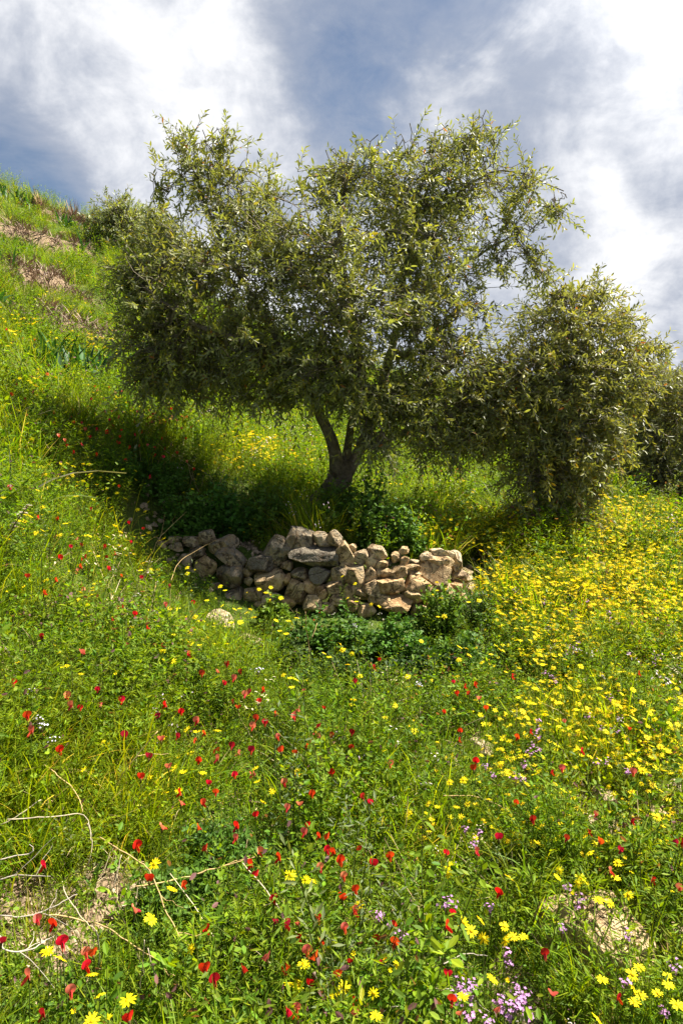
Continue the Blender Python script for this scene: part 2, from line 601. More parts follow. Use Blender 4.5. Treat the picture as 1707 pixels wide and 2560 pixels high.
def bank_mask(x, y, wide=1.0):
    m = np.zeros_like(x)
    for (A, B, h, w) in BANKS:
        d = B - A; L = np.linalg.norm(d); d = d / L
        rx, ry = x - A[0], y - A[1]
        along = rx * d[0] + ry * d[1]
        s = -rx * d[1] + ry * d[0] + 0.25 * np.sin(along * 1.7) + 0.12 * np.sin(along * 4.1)
        am = sstep(-0.4, 0.4, along) * (1 - sstep(L - 0.4, L + 0.4, along))
        m = np.maximum(m, am * (1 - sstep(w * 2.0 * wide, w * 3.4 * wide, np.abs(s + w * wide))))
    return m


BARE = [(130, 2300, 0.13), (250, 2230, 0.11), (60, 2260, 0.11), (1660, 2330, 0.20), (1680, 2080, 0.22), (1590, 2080, 0.14), (1500, 2450, 0.13), (1310, 2480, 0.10), (1470, 2030, .12), (1650, 2480, .1), (1060, 2010, 0.12),
        (640, 1372, 0.14), (690, 1380, 0.08), (480, 1335, 0.10), (900, 1690, 0.15), (1560, 2230, .1)]
_bp = ground_at([b[0] for b in BARE], [b[1] for b in BARE])


def bare_mask(x, y):
    m = np.zeros_like(x)
    for b, p in zip(BARE, _bp):
        d2 = (x - p[0]) ** 2 + (y - p[1]) ** 2
        m = np.maximum(m, np.exp(-d2 / b[2] ** 2))
    return m


def build_ground():
    def axis(lo, hi, step, grow):
        out = [0.0]; s = step
        while out[-1] < hi:
            out.append(out[-1] + s)
            if out[-1] > 3.2: s *= grow
        neg = [0.0]; s = step
        while neg[-1] > lo:
            neg.append(neg[-1] - s)
            if neg[-1] < -3.2: s *= grow
        return np.array(neg[:0:-1] + out)
    xs = axis(-420, 420, 0.055, 1.045)
    ys = np.concatenate([-np.geomspace(60, 0.6, 14), [0.0], np.arange(0.5, 6.6, 0.05), 6.6 + np.cumsum(0.05 * 1.04 ** np.arange(148))])
    X, Y = np.meshgrid(xs, ys)
    Z = ground_z(X, Y)
    nx, ny = len(xs), len(ys)
    idx = np.arange(nx * ny).reshape(ny, nx)
    q = np.stack([idx[:-1, :-1], idx[:-1, 1:], idx[1:, 1:], idx[1:, :-1]], -1).reshape(-1, 4)
    bare = np.maximum(bare_mask(X, Y), bank_mask(X, Y)).ravel()
    col = np.stack([bare, bare, bare], -1)
    m = bpy.data.materials.new('meadow_soil')
    m.use_nodes = True
    N = NT(m.node_tree)
    geo = N.n('ShaderNodeNewGeometry')
    P = geo.outputs['Position']
    n1 = N.noise(P, 6, 6, 0.6); n2 = N.noise(P, 45, 5, 0.65); n3 = N.noise(P, 1.1, 4, 0.6)
    soil = N.mix(N.ramp(n2, 0.35, 0.68), (0.085, 0.055, 0.034, 1), (0.34, 0.255, 0.165, 1))
    soil = N.mix(N.math('MULTIPLY', N.ramp(n1, 0.45, 0.7), 0.6), soil, (0.25, 0.18, 0.115, 1))
    green = N.mix(N.ramp(n2, 0.3, 0.7), (0.030, 0.050, 0.010, 1), (0.085, 0.125, 0.018, 1))
    green = N.mix(N.math('MULTIPLY', N.ramp(n3, 0.45, 0.65), 0.5), green, (0.13, 0.14, 0.03, 1))
    f = N.ramp(N.math('ADD', attr_col(N), N.math('MULTIPLY', N.math('SUBTRACT', n1, 0.5), 0.9)), 0.28, 0.6)
    c = N.mix(f, green, soil)
    p = N.n('ShaderNodeBsdfPrincipled')
    p.inputs['Roughness'].default_value = 0.95
    p.inputs['Specular IOR Level'].default_value = 0.1
    N.l(c, p.inputs['Base Color'])
    b = N.n('ShaderNodeBump')
    N.l(N.math('ADD', n2, N.math('MULTIPLY', n1, 2.0)), b.inputs['Height'])
    b.inputs['Strength'].default_value = 0.8; b.inputs['Distance'].default_value = 0.02
    N.l(b.outputs[0], p.inputs['Normal'])
    o = N.n('ShaderNodeOutputMaterial')
    N.l(p.outputs[0], o.inputs[0])
    me = make_mesh('hillside', np.stack([X.ravel(), Y.ravel(), Z.ravel()], -1), q, None, col, [m])
    g = obj('hillside', me)
    tag(g, 'green hillside meadow rising to the left with bare earth patches', 'hillside', kind='structure')


build_ground()


# ------------------------------------------------------------------ the dry stone wall
_b = bmesh.new()
bmesh.ops.create_icosphere(_b, subdivisions=4, radius=1.0)
ICO_V = np.array([v.co[:] for v in _b.verts]); ICO_F = np.array([[v.index for v in f.verts] for f in _b.faces])
_b.free()
_b = bmesh.new()
bmesh.ops.create_icosphere(_b, subdivisions=3, radius=1.0)
ICO3_V = np.array([v.co[:] for v in _b.verts]); ICO3_F = np.array([[v.index for v in f.verts] for f in _b.faces])
_b.free()


def rock_mesh(seed, size, col, blocky=0.7, low=False, rough=1.0):
    rng = np.random.default_rng(seed)
    V, Fc = (ICO3_V, ICO3_F) if low else (ICO_V, ICO_F)
    V = V.copy() * 1.18
    ax = []
    for a in range(3):
        for s in (-1, 1):
            n = np.zeros(3); n[a] = s
            ax.append((norm(n + rng.normal(size=3) * 0.30), rng.uniform(0.62, 0.84) if rng.random() < blocky + .15 else 1.0))
    for k in range(14):
        ax.append((norm(rng.normal(size=3)), rng.uniform(0.74, 1.0)))
    for n, off in ax:
        d = V @ n
        V -= np.maximum(d - off, 0)[:, None] * n[None]
    # broken surface: ridged facets and shallow pits
    for f, a in ((2.1, 0.030), (5.3, 0.030), (11.0, 0.018)):
        ph = rng.uniform(0, 6.28, 3); M = rng.normal(size=(3, 3))
        s = np.abs(np.sin(V @ M * f * 0.8 + ph)).prod(1) - 0.25 + rng.normal(size=len(V)) * .10
        V += norm(V) * (s * a * rough)[:, None]
    V = V / np.abs(V).max(0) * np.asarray(size)[None]
    cc = np.asarray(col) * rng.uniform(0.85, 1.15)
    return make_mesh('stone', V, None, Fc, np.tile(cc, (len(V), 1)), [M_STONE], None, True, R(24))


GREY = (0.46, 0.385, 0.28); TAN = (0.50, 0.39, 0.25); ORANGE = (0.50, 0.36, 0.215); PALE_OR_SUNLIT = (0.55, 0.46, 0.34)  # the pale tone also paints sunlight into the wall's right-end stones
STONES = [  # u, v, width, height (photo pixels), tilt (deg), colour, lichen
    (404, 1375, 34, 44, 5, TAN, .3), (380, 1385, 36, 46, 12, GREY, .4), (386, 1352, 34, 24, 0, GREY, .4), (404, 1412, 34, 30, 0, TAN, .3), (478, 1356, 38, 28, 0, GREY, .5), (440, 1368, 40, 24, -4, GREY, .5), (434, 1350, 36, 18, 0, GREY, .5),
    (516, 1345, 44, 36, 8, GREY, .5), (556, 1362, 72, 48, 22, GREY, .55), (577, 1396, 78, 46, -24, GREY, .55), (650, 1411, 94, 62, 14, GREY, .75),
    (696, 1381, 66, 76, -30, GREY, .6), (749, 1354, 76, 58, -8, GREY, .55), (513, 1420, 60, 54, 0, TAN, .2), (489, 1385, 42, 30, 18, GREY, .5),
    (578, 1441, 70, 68, 10, GREY, .6), (674, 1456, 76, 54, 5, TAN, .35), (718, 1448, 22, 32, 0, ORANGE, .2), (740, 1480, 50, 62, -20, TAN, .35),
    (724, 1507, 36, 30, 0, ORANGE, .1), (583, 1497, 56, 50, 0, GREY, .5), (633, 1490, 48, 34, 0, GREY, .4), (774, 1465, 38, 42, -10, ORANGE, .2),
    (780, 1513, 54, 46, 0, TAN, .2), (751, 1438, 54, 34, -3, GREY, .5), (622, 1455, 24, 20, 0, GREY, .4), (461, 1404, 42, 34, 0, GREY, .4), (428, 1404, 34, 34, 20, PALE_OR_SUNLIT, .2),
    (804, 1350, 46, 38, 0, GREY, .5), (839, 1350, 46, 42, -20, GREY, .5), (797, 1393, 150, 54, -4, GREY, .7), (863, 1386, 40, 62, 25, TAN, .4), (862, 1418, 26, 34, 0, TAN, .4),
    (798, 1441, 58, 46, -5, GREY, .7), (848, 1438, 46, 46, 10, TAN, .5), (892, 1440, 56, 70, 24, TAN, .45), (804, 1482, 38, 36, 0, ORANGE, .2), (836, 1471, 46, 34, 0, TAN, .2),
    (935, 1475, 58, 46, -35, TAN, .25), (974, 1467, 84, 46, -8, ORANGE, .25), (927, 1440, 36, 48, 0, TAN, .35), (933, 1408, 32, 44, 15, TAN, .35), (904, 1395, 42, 34, 15, GREY, .4),
    (945, 1383, 52, 42, -10, GREY, .4), (989, 1394, 26, 26, 0, TAN, .3), (955, 1411, 34, 22, 0, TAN, .3), (1010, 1407, 22, 32, -10, ORANGE, .2), (959, 1433, 38, 28, 0, TAN, .35),
    (995, 1434, 56, 44, 12, TAN, .45), (1030, 1421, 46, 18, 6, TAN, .3), (1037, 1437, 40, 20, 4, TAN, .3), (1086, 1438, 82, 60, -8, TAN, .3), (1040, 1470, 70, 58, -38, ORANGE, .2),
    (1033, 1491, 52, 46, 0, TAN, .25), (1092, 1404, 84, 40, -18, TAN, .3), (1138, 1405, 50, 48, -30, PALE_OR_SUNLIT, .05), (1097, 1383, 50, 22, -10, PALE_OR_SUNLIT, .1), (1136, 1422, 24, 26, 0, PALE_OR_SUNLIT, .1),
    (1152, 1444, 58, 38, -14, PALE_OR_SUNLIT, .05), (1160, 1468, 64, 44, -20, PALE_OR_SUNLIT, .05), (1138, 1480, 38, 46, 0, ORANGE, .1), (1181, 1471, 36, 30, -15, PALE_OR_SUNLIT, .05), (1124, 1496, 50, 50, 10, TAN, .15),
    (1098, 1480, 60, 52, 0, TAN, .2), (995, 1516, 84, 50, 0, ORANGE, .15), (958, 1507, 44, 34, 0, ORANGE, .1), (900, 1481, 44, 30, -30, TAN, .2), (1083, 1505, 48, 42, 0, ORANGE, .15),
    (934, 1499, 34, 28, 0, TAN, .2), (872, 1482, 34, 30, 0, TAN, .25), (846, 1503, 44, 34, 0, TAN, .2), (880, 1513, 40, 32, 0, ORANGE, .15), (915, 1527, 46, 32, 0, TAN, .2), (1045, 1530, 50, 36, 0, TAN, .2),
    (680, 1505, 50, 40, 0, GREY, .3), (650, 1520, 44, 34, 0, TAN, .3), (540, 1478, 44, 40, 0, GREY, .4), (505, 1466, 40, 36, 0, GREY, .4), (1150, 1500, 44, 34, 0, TAN, .15), (820, 1522, 42, 30, 0, TAN, .2),
    (470, 1432, 40, 32, 0, GREY, .3), (620, 1432, 26, 22, 0, GREY, .5), (716, 1415, 30, 26, 0, GREY, .5), (1064, 1393, 34, 20, 0, PALE_OR_SUNLIT, .2), (1120, 1388, 30, 24, 0, PALE_OR_SUNLIT, .1), (1010, 1378, 30, 22, 0, TAN, .3), (880, 1372, 26, 22, 0, TAN, .4)]

wall = bpy.data.objects.new('dry_stone_wall', None)
COL.objects.link(wall)
_wb = ground_at(760, 1530)[0]
wall.location = tuple(_wb)
tag(wall, 'low curved dry stone wall holding the earth around the foot of the olive tree', 'stone wall')


def place_stone(u, v, w, h, tilt, col, lich, back=0.0, seed=0, low=False):
    Y = float(np.interp(u, WALL_U, WALL_Y)) + (1540 - v) / 210 * 0.24 + back
    p = at(u, v, Y)
    k = np.linalg.norm(p - np.array([0, 0, CAM_Z])) / F
    sx, sz = w * k * 0.5 * 1.07, h * k * 0.5 * 1.09
    sy = (sx + sz) * 0.5 * random.uniform(0.85, 1.15)
    me = rock_mesh(seed, (sx, sy, sz), col, low=low)
    o = obj('stone', me, wall, p - _wb + np.array([0, sy * 0.35, 0]), (random.uniform(-.12, .12), R(-tilt), random.uniform(-.25, .25)))
    o['lichen'] = max(.05, lich - .08)
    return o


for i, (u, v, w, h, t, c, li) in enumerate(STONES):
    place_stone(u, v, w, h, t, c, li, 0, 100 + i, low=(w < 48))
# the second layer of the wall, seen in the joints
for i in range(46):
    u = random.uniform(400, 1170)
    vt = float(np.interp(u, WALL_U, WALL_TOP)) + 22
    v = random.uniform(vt, 1535 if u > 560 else 1440)
    if u > 1090: v = random.uniform(1420, 1490)
    place_stone(u, v, random.uniform(40, 66), random.uniform(34, 52), random.uniform(-20, 20), (TAN, GREY)[i % 2], .4, 0.17, 900 + i, True)


# rubble lying on the terrace behind the wall top
def rubble(name, label, centres, n, size, seed, col=(0.28, 0.21, 0.14)):
    rng = np.random.default_rng(seed)
    g = Geo()
    c = np.array(centres)
    k = rng.integers(0, len(c), n)
    xy = c[k, :2] + rng.normal(size=(n, 2)) * c[k, 2:3]
    s = rng.uniform(0.35, 1.0, n) ** 1.6 * size
    P = np.stack([xy[:, 0], xy[:, 1], ground_z(xy[:, 0], xy[:, 1]) + s * 0.25], -1)
    t = np.array([(1, 0, 0), (-1, 0, 0), (0, 1, 0), (0, -1, 0), (0, 0, 1), (0, 0, -1)], float)
    t = np.vstack([t, norm(np.array([(1, 1, 1), (-1, 1, .6), (1, -1, .7), (-1, -1, 1)])) * 0.95])
    b = bmesh.new()
    for p in t: b.verts.new(p)
    bmesh.ops.convex_hull(b, input=list(b.verts))
    b.verts.ensure_lookup_table(); b.verts.index_update()
    tv = np.array([v.co[:] for v in b.verts]); tt = np.array([[v.index for v in f.verts] for f in b.faces if len(f.verts) == 3])
    b.free()
    sc = s[:, None] * rng.uniform(0.55, 1.2, (n, 3)) * np.array([1, 1, .7])
    scatter(g, tv, None, tt, P, frames(rand_unit(n, rng), rand_unit(n, rng)), sc, np.array(col) * rng.uniform(0.6, 1.5, (n, 1)))
    o = obj(name, g.mesh(name, [M_STRAW], smooth=False))
    tag(o, label, 'rubble', kind='stuff')


rubble('stone_rubble', 'small broken stones and clods of earth behind the top of the wall', [(*ground_at(u, v)[0][:2], r) for u, v, r in [(640, 1372, .14), (690, 1378, .12), (460, 1335, .2), (520, 1335, .15), (590, 1345, .15), (930, 1385, .15), (1000, 1385, .15), (1060, 1380, .12)]], 520, 0.035, 4)
rubble('earth_clods', 'clods of pale earth and pebbles in the bare patches', [(p[0], p[1], b[2] * 0.9) for b, p in zip(BARE, _bp) if b[1] > 1900], 1500, 0.017, 5, (0.33, 0.25, 0.165))


# ------------------------------------------------------------------ olive trees
# a lens-shaped leaf of six points, lying along +Y
LEAF_V = np.array([(0, 0, 0), (-.125, .35, .03), (-.11, .72, .025), (0, 1, -.03), (.11, .72, .025), (.125, .35, .03)], float)
LEAF_Q = np.array([(0, 3, 2, 1), (0, 5, 4, 3)])


def olive(name, label, limbs, lobes, base, leaf=0.049, twig=0.24, per=18, seed=1, hue=(1, 1, 1), min_r=0.0025, sparse_branch=1.0, group=None, dens=1.0):
    """limbs: list of polylines [(u, v, Y, r)...]; lobes: (u, v, Y, ru, rv, rY, twigs) leaf masses of the crown"""
    rng = np.random.default_rng(seed)
    base = np.asarray(base, float)
    root = bpy.data.objects.new(name, None)
    COL.objects.link(root)
    root.location = tuple(base)
    tag(root, label, 'tree', group)
    nodes = []
    for li, L in enumerate(limbs):
        pts = np.array([np.append(at(u, v, Y), r) for (u, v, Y, r) in L])
        k = 34 if li == 0 else 26
        p = resample(pts, k)
        g = Geo()
        P, rad = p[None, :, :3], p[None, :, 3]
        if li > 0:
            P = P + np.cumsum(rng.normal(size=P.shape) * 0.004, 1)
        sides = 18 if li == 0 else 9
        tubes(g, P, rad, sides, (0.17, 0.135, 0.10) if li == 0 else (0.20, 0.165, 0.125), cap=True)
        if li == 0:      # gnarled, fluted bole
            V = g.V[0].reshape(k, sides, 3)
            c = p[:, None, :3]
            a = np.arange(sides) * 2 * math.pi / sides
            z = np.linspace(0, 1, k)[:, None]
            f = 1 + 0.16 * np.sin(3 * a[None] + 5 * z) + 0.10 * np.sin(5 * a[None] - 9 * z + 1) + 0.10 * np.sin(2 * a[None] + 17 * z) + 0.06 * rng.normal(size=(k, sides)) + 0.5 * np.exp(-z * 7)
            g.V[0] = (c + (V - c) * f[..., None]).reshape(-1, 3)
        obj('trunk' if li == 0 else 'limb', g.mesh('trunk' if li == 0 else 'limb', [M_BARK], origin=base), root)
        nodes.append(np.concatenate([p[:, :3], p[:, 3:4]], 1) if li else p[-6:])
    nodes = np.concatenate(nodes)
    gb = Geo(); gl = Geo()
    allb = []
    for (u, v, Y, ru, rv, rY, n) in lobes:
        n = max(6, int(n * dens * (0.85 if v < 620 else 1.0)))
        c = at(u, v, Y)
        k = np.linalg.norm(c - np.array([0, 0, CAM_Z])) / F
        rad = np.array([ru * k, rY, rv * k])
        # branches: from the nearest limb into the mass, then spread
        nb = max(3, int(n / 22 * sparse_branch))
        u1 = rand_unit(nb, rng)
        tips = c + u1 * rad * rng.uniform(0.35, 0.92, (nb, 1))
        d2 = ((nodes[None, :, :3] - (c * 0.5 + tips * 0.5)[:, None]) ** 2).sum(-1) * (1 + 0.5 * rng.random((nb, len(nodes))))
        s = nodes[d2.argmin(1)]
        t = np.linspace(0, 1, 9)[None, :, None]
        mid = c * 0.45 + s[:, :3] * 0.35 + tips * 0.2 + rng.normal(size=(nb, 3)) * 0.06
        B = s[:, None, :3] * (1 - t) ** 2 + 2 * mid[:, None] * t * (1 - t) + tips[:, None] * t ** 2
        wob = rng.normal(size=B.shape) * 0.016; wob[:, 0] = 0
        B = B + wob
        r0 = np.minimum(s[:, 3] * 0.55, 0.016)
        Rr = np.maximum(r0[:, None] * (1 - np.linspace(0, 1, 9)[None]) ** 0.8, min_r * 1.3)
        tubes(gb, B, Rr, 5, (0.21, 0.175, 0.13))
        bp = B[:, 2:].reshape(-1, 3)
        # leafy twigs
        o = rand_unit(n, rng)
        rr = rng.uniform(0.02, 1.0, n) ** 0.40
        # ragged outline: some directions reach farther
        rag = 1 + 0.24 * np.sin(o[:, 0] * 6 + seed + u) * np.sin(o[:, 2] * 7 + v) + 0.08 * rng.normal(size=n)
        shoot = rng.random(n) < 0.07      # long shoots that leave the mass
        rr = np.where(shoot, 1.05, rr); rag = np.where(shoot, rng.uniform(1.1, 1.45, n), rag)
        eff = np.maximum(rad - 0.40 * twig, rad * 0.45)
        Pm = c + o * eff * (rr * rag)[:, None]
        if v < 620 and leaf < .06: Pm[:, 2] -= 0.07
        up = 0.35 if v < 620 else (0.18 if v < 800 else -0.10)
        upv = np.zeros((n, 3)); upv[:, 2] = up + 0.25 * o[:, 2]
        dirn = norm(o * 0.75 + rng.normal(size=(n, 3)) * 0.50 + upv)
        L = twig * rng.uniform(0.6, 1.35, n)
        tt = np.linspace(0, 1, 4)
        side = norm(np.cross(dirn, rng.normal(size=(n, 3))))
        bend = side * rng.uniform(0, 0.25, (n, 1)) + np.array([0, 0, -1]) * rng.uniform(0.0, 0.35, (n, 1))
        T = Pm[:, None] + (tt[None, :, None] - 0.35) * (dirn * L[:, None])[:, None] + (tt ** 2)[None, :, None] * (bend * L[:, None])[:, None]
        tubes(gb, T, np.linspace(min_r, min_r * 0.4, 4)[None].repeat(n, 0), 3, (0.24, 0.22, 0.14))
        # join each twig to the nearest branch
        d2 = ((bp[None] - T[:, :1]) ** 2).sum(-1)
        j = bp[d2.argmin(1)]
        q = np.linspace(0, 1, 4)[None, :, None]
        sag = np.sin(q * math.pi) * rng.normal(size=(n, 1, 3)) * 0.03
        tubes(gb, j[:, None] * (1 - q) + T[:, :1] * q + sag, np.linspace(min_r * 1.5, min_r, 4)[None].repeat(n, 0), 3, (0.22, 0.19, 0.135))
        # leaves in opposite pairs along the twig
        m = per
        f = np.repeat(np.linspace(0.06, 1.0, m // 2), 2)[None].repeat(n, 0) + rng.normal(size=(n, m)) * 0.02
        f = np.clip(f, 0, 1) * 3
        i0 = np.minimum(f.astype(int), 2); fr = (f - i0)[..., None]
        ar = np.arange(n)[:, None]
        A = T[ar, i0] * (1 - fr) + T[ar, i0 + 1] * fr
        td = norm(T[ar, i0 + 1] - T[ar, i0])
        ref = norm(rng.normal(size=(n, 1, 3)))
        ex = norm(np.cross(td, np.broadcast_to(ref, td.shape))); ey = np.cross(td, ex)
        ang = (np.arange(m) // 2 * (math.pi / 2) + (np.arange(m) % 2) * math.pi)[None] + rng.normal(size=(n, m)) * 0.4
        out = np.cos(ang)[..., None] * ex + np.sin(ang)[..., None] * ey
        ld = norm(td * rng.uniform(0.55, 1.05, (n, m, 1)) + out * 0.8 + np.array([0, 0, -0.15]))
        hint = norm(td * 0.8 - out * 0.4 + np.array([0, 0, 0.5]) + rng.normal(size=(n, m, 3)) * 0.5)
        N_ = n * m
        ll = leaf * rng.uniform(0.6, 1.2, N_)
        tint = rng.uniform(0.72, 1.30, (n, 1, 1)) * rng.uniform(0.8, 1.2, (n, m, 1))
        colr = np.array([0.200, 0.215, 0.068]) * tint * np.asarray(hue)
        yel = rng.random((n, m)) < 0.05
        colr[yel] = np.array([0.24, 0.19, 0.03]) * rng.uniform(0.6, 1.1, (yel.sum(), 1))
        brn = rng.random((n, m)) < 0.006
        colr[brn] = np.array([0.28, 0.10, 0.03])
        olv = rng.random((n, 1)) < 0.4       # twigs of older, yellower leaves
        colr = np.where(olv[..., None], colr * np.array([1.22, 1.12, 0.75]), colr)
        wv = np.stack([ll * rng.uniform(0.85, 1.25, N_), ll, ll], -1)
        scatter(gl, LEAF_V, LEAF_Q, None, A.reshape(-1, 3), frames(ld.reshape(-1, 3), hint.reshape(-1, 3)), wv, colr.reshape(-1, 3))
    ob = obj('branches', gb.mesh('branches', [M_BARK], origin=base), root)
    ob['kind'] = 'stuff'
    oc = obj('crown', gl.mesh('crown', [M_OLIVE], smooth=False, origin=base), root)
    oc['kind'] = 'stuff'
    return root


olive('olive_tree', 'large olive tree with a forked gnarled trunk growing behind the stone wall',
      [[(780, 1325, 5.3, .098), (796, 1275, 5.33, .085), (822, 1232, 5.35, .082), (850, 1200, 5.35, .088), (858, 1172, 5.35, .080), (862, 1150, 5.35, .06)],
       [(846, 1190, 5.33, .062), (836, 1130, 5.25, .050), (820, 1082, 5.18, .044), (800, 1040, 5.15, .038), (765, 960, 5.2, .034), (700, 860, 5.3, .028), (640, 760, 5.35, .024), (570, 640, 5.4, .018), (510, 520, 5.5, .012), (475, 420, 5.5, .006)],
       [(765, 960, 5.2, .030), (690, 900, 5.05, .027), (600, 850, 4.95, .024), (500, 810, 4.9, .018), (400, 740, 4.95, .012), (330, 680, 5.0, .006)],
       [(866, 1185, 5.35, .056), (902, 1125, 5.42, .044), (940, 1050, 5.5, .038), (965, 960, 5.65, .038), (1000, 820, 5.75, .030), (1025, 660, 5.8, .022), (1060, 520, 5.8, .015), (1110, 400, 5.8, .008)],
       [(930, 1030, 5.5, .036), (1000, 992, 5.35, .030), (1080, 955, 5.25, .024), (1150, 900, 5.3, .016), (1210, 830, 5.4, .008)],
       [(862, 1170, 5.4, .040), (874, 1090, 5.35, .032), (900, 960, 5.0, .034), (885, 820, 4.95, .026), (860, 690, 5.1, .020), (850, 570, 5.3, .014), (860, 450, 5.4, .007)],
       [(1000, 820, 5.75, .024), (1090, 710, 5.65, .016), (1200, 630, 5.6, .010), (1310, 570, 5.6, .005)],
       [(1040, 590, 5.8, .016), (1150, 480, 5.8, .011), (1260, 430, 5.8, .007), (1400, 480, 5.8, .004)],
       [(880, 800, 4.95, .020), (760, 720, 5.0, .015), (700, 670, 5.1, .011), (640, 660, 5.1, .005)]],
      [(500, 420, 5.5, 110, 105, .42, 150), (590, 470, 5.5, 110, 110, .45, 170), (455, 345, 5.5, 45, 42, .22, 26), (555, 345, 5.5, 55, 38, .25, 40), (650, 560, 5.5, 110, 100, .5, 210), (680, 470, 5.5, 55, 60, .3, 40), (400, 460, 5.5, 45, 45, .25, 28),
       (850, 480, 5.4, 110, 100, .45, 130), (900, 400, 5.5, 100, 60, .35, 75), (810, 420, 5.4, 50, 45, .2, 22), (1010, 440, 5.7, 150, 110, .6, 290), (1060, 520, 5.7, 150, 100, .6, 230), (1190, 440, 5.7, 130, 120, .5, 230), (1310, 440, 5.7, 70, 70, .3, 50), (1400, 500, 5.7, 55, 45, .2, 30), (1160, 335, 5.7, 95, 45, .3, 60), (1210, 310, 5.7, 40, 30, .2, 16), (1085, 335, 5.7, 40, 40, .2, 14), (1000, 360, 5.6, 30, 40, .2, 10), (1290, 540, 5.7, 85, 60, .3, 60), (925, 350, 5.5, 25, 30, .15, 7),
       (430, 665, 5.2, 145, 120, .55, 320), (600, 700, 5.2, 200, 150, .7, 470), (355, 730, 5.1, 60, 95, .35, 70), (430, 840, 5.1, 150, 140, .5, 320), (630, 870, 5.15, 140, 120, .6, 260), (790, 630, 5.2, 170, 130, .7, 380), (860, 780, 4.95, 180, 150, .6, 420), (820, 920, 4.95, 150, 110, .5, 280), (890, 985, 4.95, 120, 70, .4, 140), (940, 1110, 4.9, 75, 55, .3, 70),
       (1030, 620, 5.4, 140, 110, .6, 300), (1060, 760, 5.3, 130, 120, .6, 280), (1080, 890, 5.3, 140, 110, .55, 270), (1250, 640, 5.6, 110, 80, .4, 60), (1330, 650, 5.6, 60, 70, .25, 30), (1190, 740, 5.5, 90, 120, .4, 60), (1370, 690, 5.6, 40, 45, .2, 14),
       (370, 950, 5.1, 60, 75, .3, 70), (470, 960, 5.2, 70, 60, .3, 60), (600, 990, 5.25, 80, 55, .35, 55), (700, 1000, 5.15, 80, 60, .35, 60), (560, 940, 5.2, 90, 60, .4, 80), (1040, 1020, 5.25, 130, 120, .45, 300), (1110, 1105, 5.3, 100, 70, .35, 130), (985, 1000, 5.1, 110, 100, .4, 180), (470, 900, 5.15, 150, 120, .5, 160), (365, 860, 5.1, 80, 110, .4, 90), (720, 900, 5.1, 130, 100, .5, 160), (320, 690, 5.1, 50, 70, .3, 40)],
      base=at(798, 1325, 5.3), seed=3, dens=0.60)

_b2 = ground_at(1478, 1292)[0]
_y2 = _b2[1]
olive('olive_tree', 'round dark olive tree with branches drooping to the yellow flowers beside the large olive tree',
      [[(1478, 1300, _y2, .085), (1472, 1250, _y2, .07), (1455, 1190, _y2, .065), (1440, 1130, _y2 - .05, .055)],
       [(1440, 1140, _y2 - .05, .05), (1400, 1060, 5.8, .04), (1330, 960, 5.7, .03), (1230, 930, 5.6, .02), (1150, 935, 5.55, .01)],
       [(1440, 1140, _y2 - .05, .05), (1450, 1000, 5.9, .04), (1440, 880, 5.9, .026), (1430, 760, 5.85, .01)],
       [(1450, 1000, 5.9, .03), (1510, 920, 5.85, .018), (1600, 860, 5.8, .008)],
       [(1440, 1150, _y2 - .05, .04), (1380, 1130, 5.55, .025), (1350, 1190, 5.4, .012), (1360, 1280, 5.35, .006)]],
      [(1310, 940, 5.6, 170, 125, .6, 400), (1420, 800, 5.7, 140, 90, .5, 240), (1450, 930, 5.6, 150, 140, .5, 360), (1440, 1060, 5.5, 130, 150, .5, 380), (1260, 1030, 5.5, 160, 140, .5, 380), (1375, 1180, 5.4, 150, 125, .45, 360), (1400, 1300, 5.4, 110, 85, .35, 170), (1480, 740, 5.8, 70, 45, .3, 50), (1390, 735, 5.8, 40, 45, .2, 26), (1560, 800, 5.8, 50, 50, .25, 34),
       (1530, 960, 5.8, 105, 130, .45, 260), (1620, 872, 5.8, 55, 32, .2, 30), (1655, 870, 5.8, 25, 24, .1, 8), (1190, 1010, 5.5, 120, 120, .45, 260), (1500, 1100, 5.6, 90, 100, .4, 160), (1450, 1190, 5.5, 50, 60, .3, 50), (1200, 1090, 5.4, 60, 50, .3, 40), (1330, 1330, 5.35, 40, 25, .2, 14)],
      base=_b2, seed=8, hue=(0.95, 1.0, 1.1), leaf=0.051, dens=0.74)

olive('olive_tree', 'dense grey-green olive tree half cut off by the right edge behind the drooping tree',
      [[(1665, 1312, 7.7, .09), (1658, 1240, 7.8, .075), (1660, 1150, 7.8, .055)], [(1660, 1160, 7.8, .045), (1620, 1040, 7.8, .028), (1610, 950, 7.8, .01)], [(1660, 1160, 7.8, .045), (1710, 1050, 7.8, .028), (1730, 960, 7.8, .01)]],
      [(1640, 1000, 7.9, 105, 95, .7, 420), (1720, 1020, 7.9, 120, 110, .8, 480), (1605, 1120, 7.7, 105, 100, .6, 400), (1700, 1170, 7.7, 120, 105, .7, 450), (1640, 1230, 7.5, 100, 85, .6, 330), (1740, 1250, 7.5, 100, 85, .6, 300), (1600, 930, 7.9, 70, 55, .5, 110), (1690, 1300, 7.4, 80, 45, .4, 120), (1570, 1230, 7.4, 70, 60, .4, 110)],
      base=at(1665, 1312, 7.7), seed=12, leaf=0.046, twig=0.22, per=18, hue=(0.92, 0.93, 1.1), min_r=.0025)

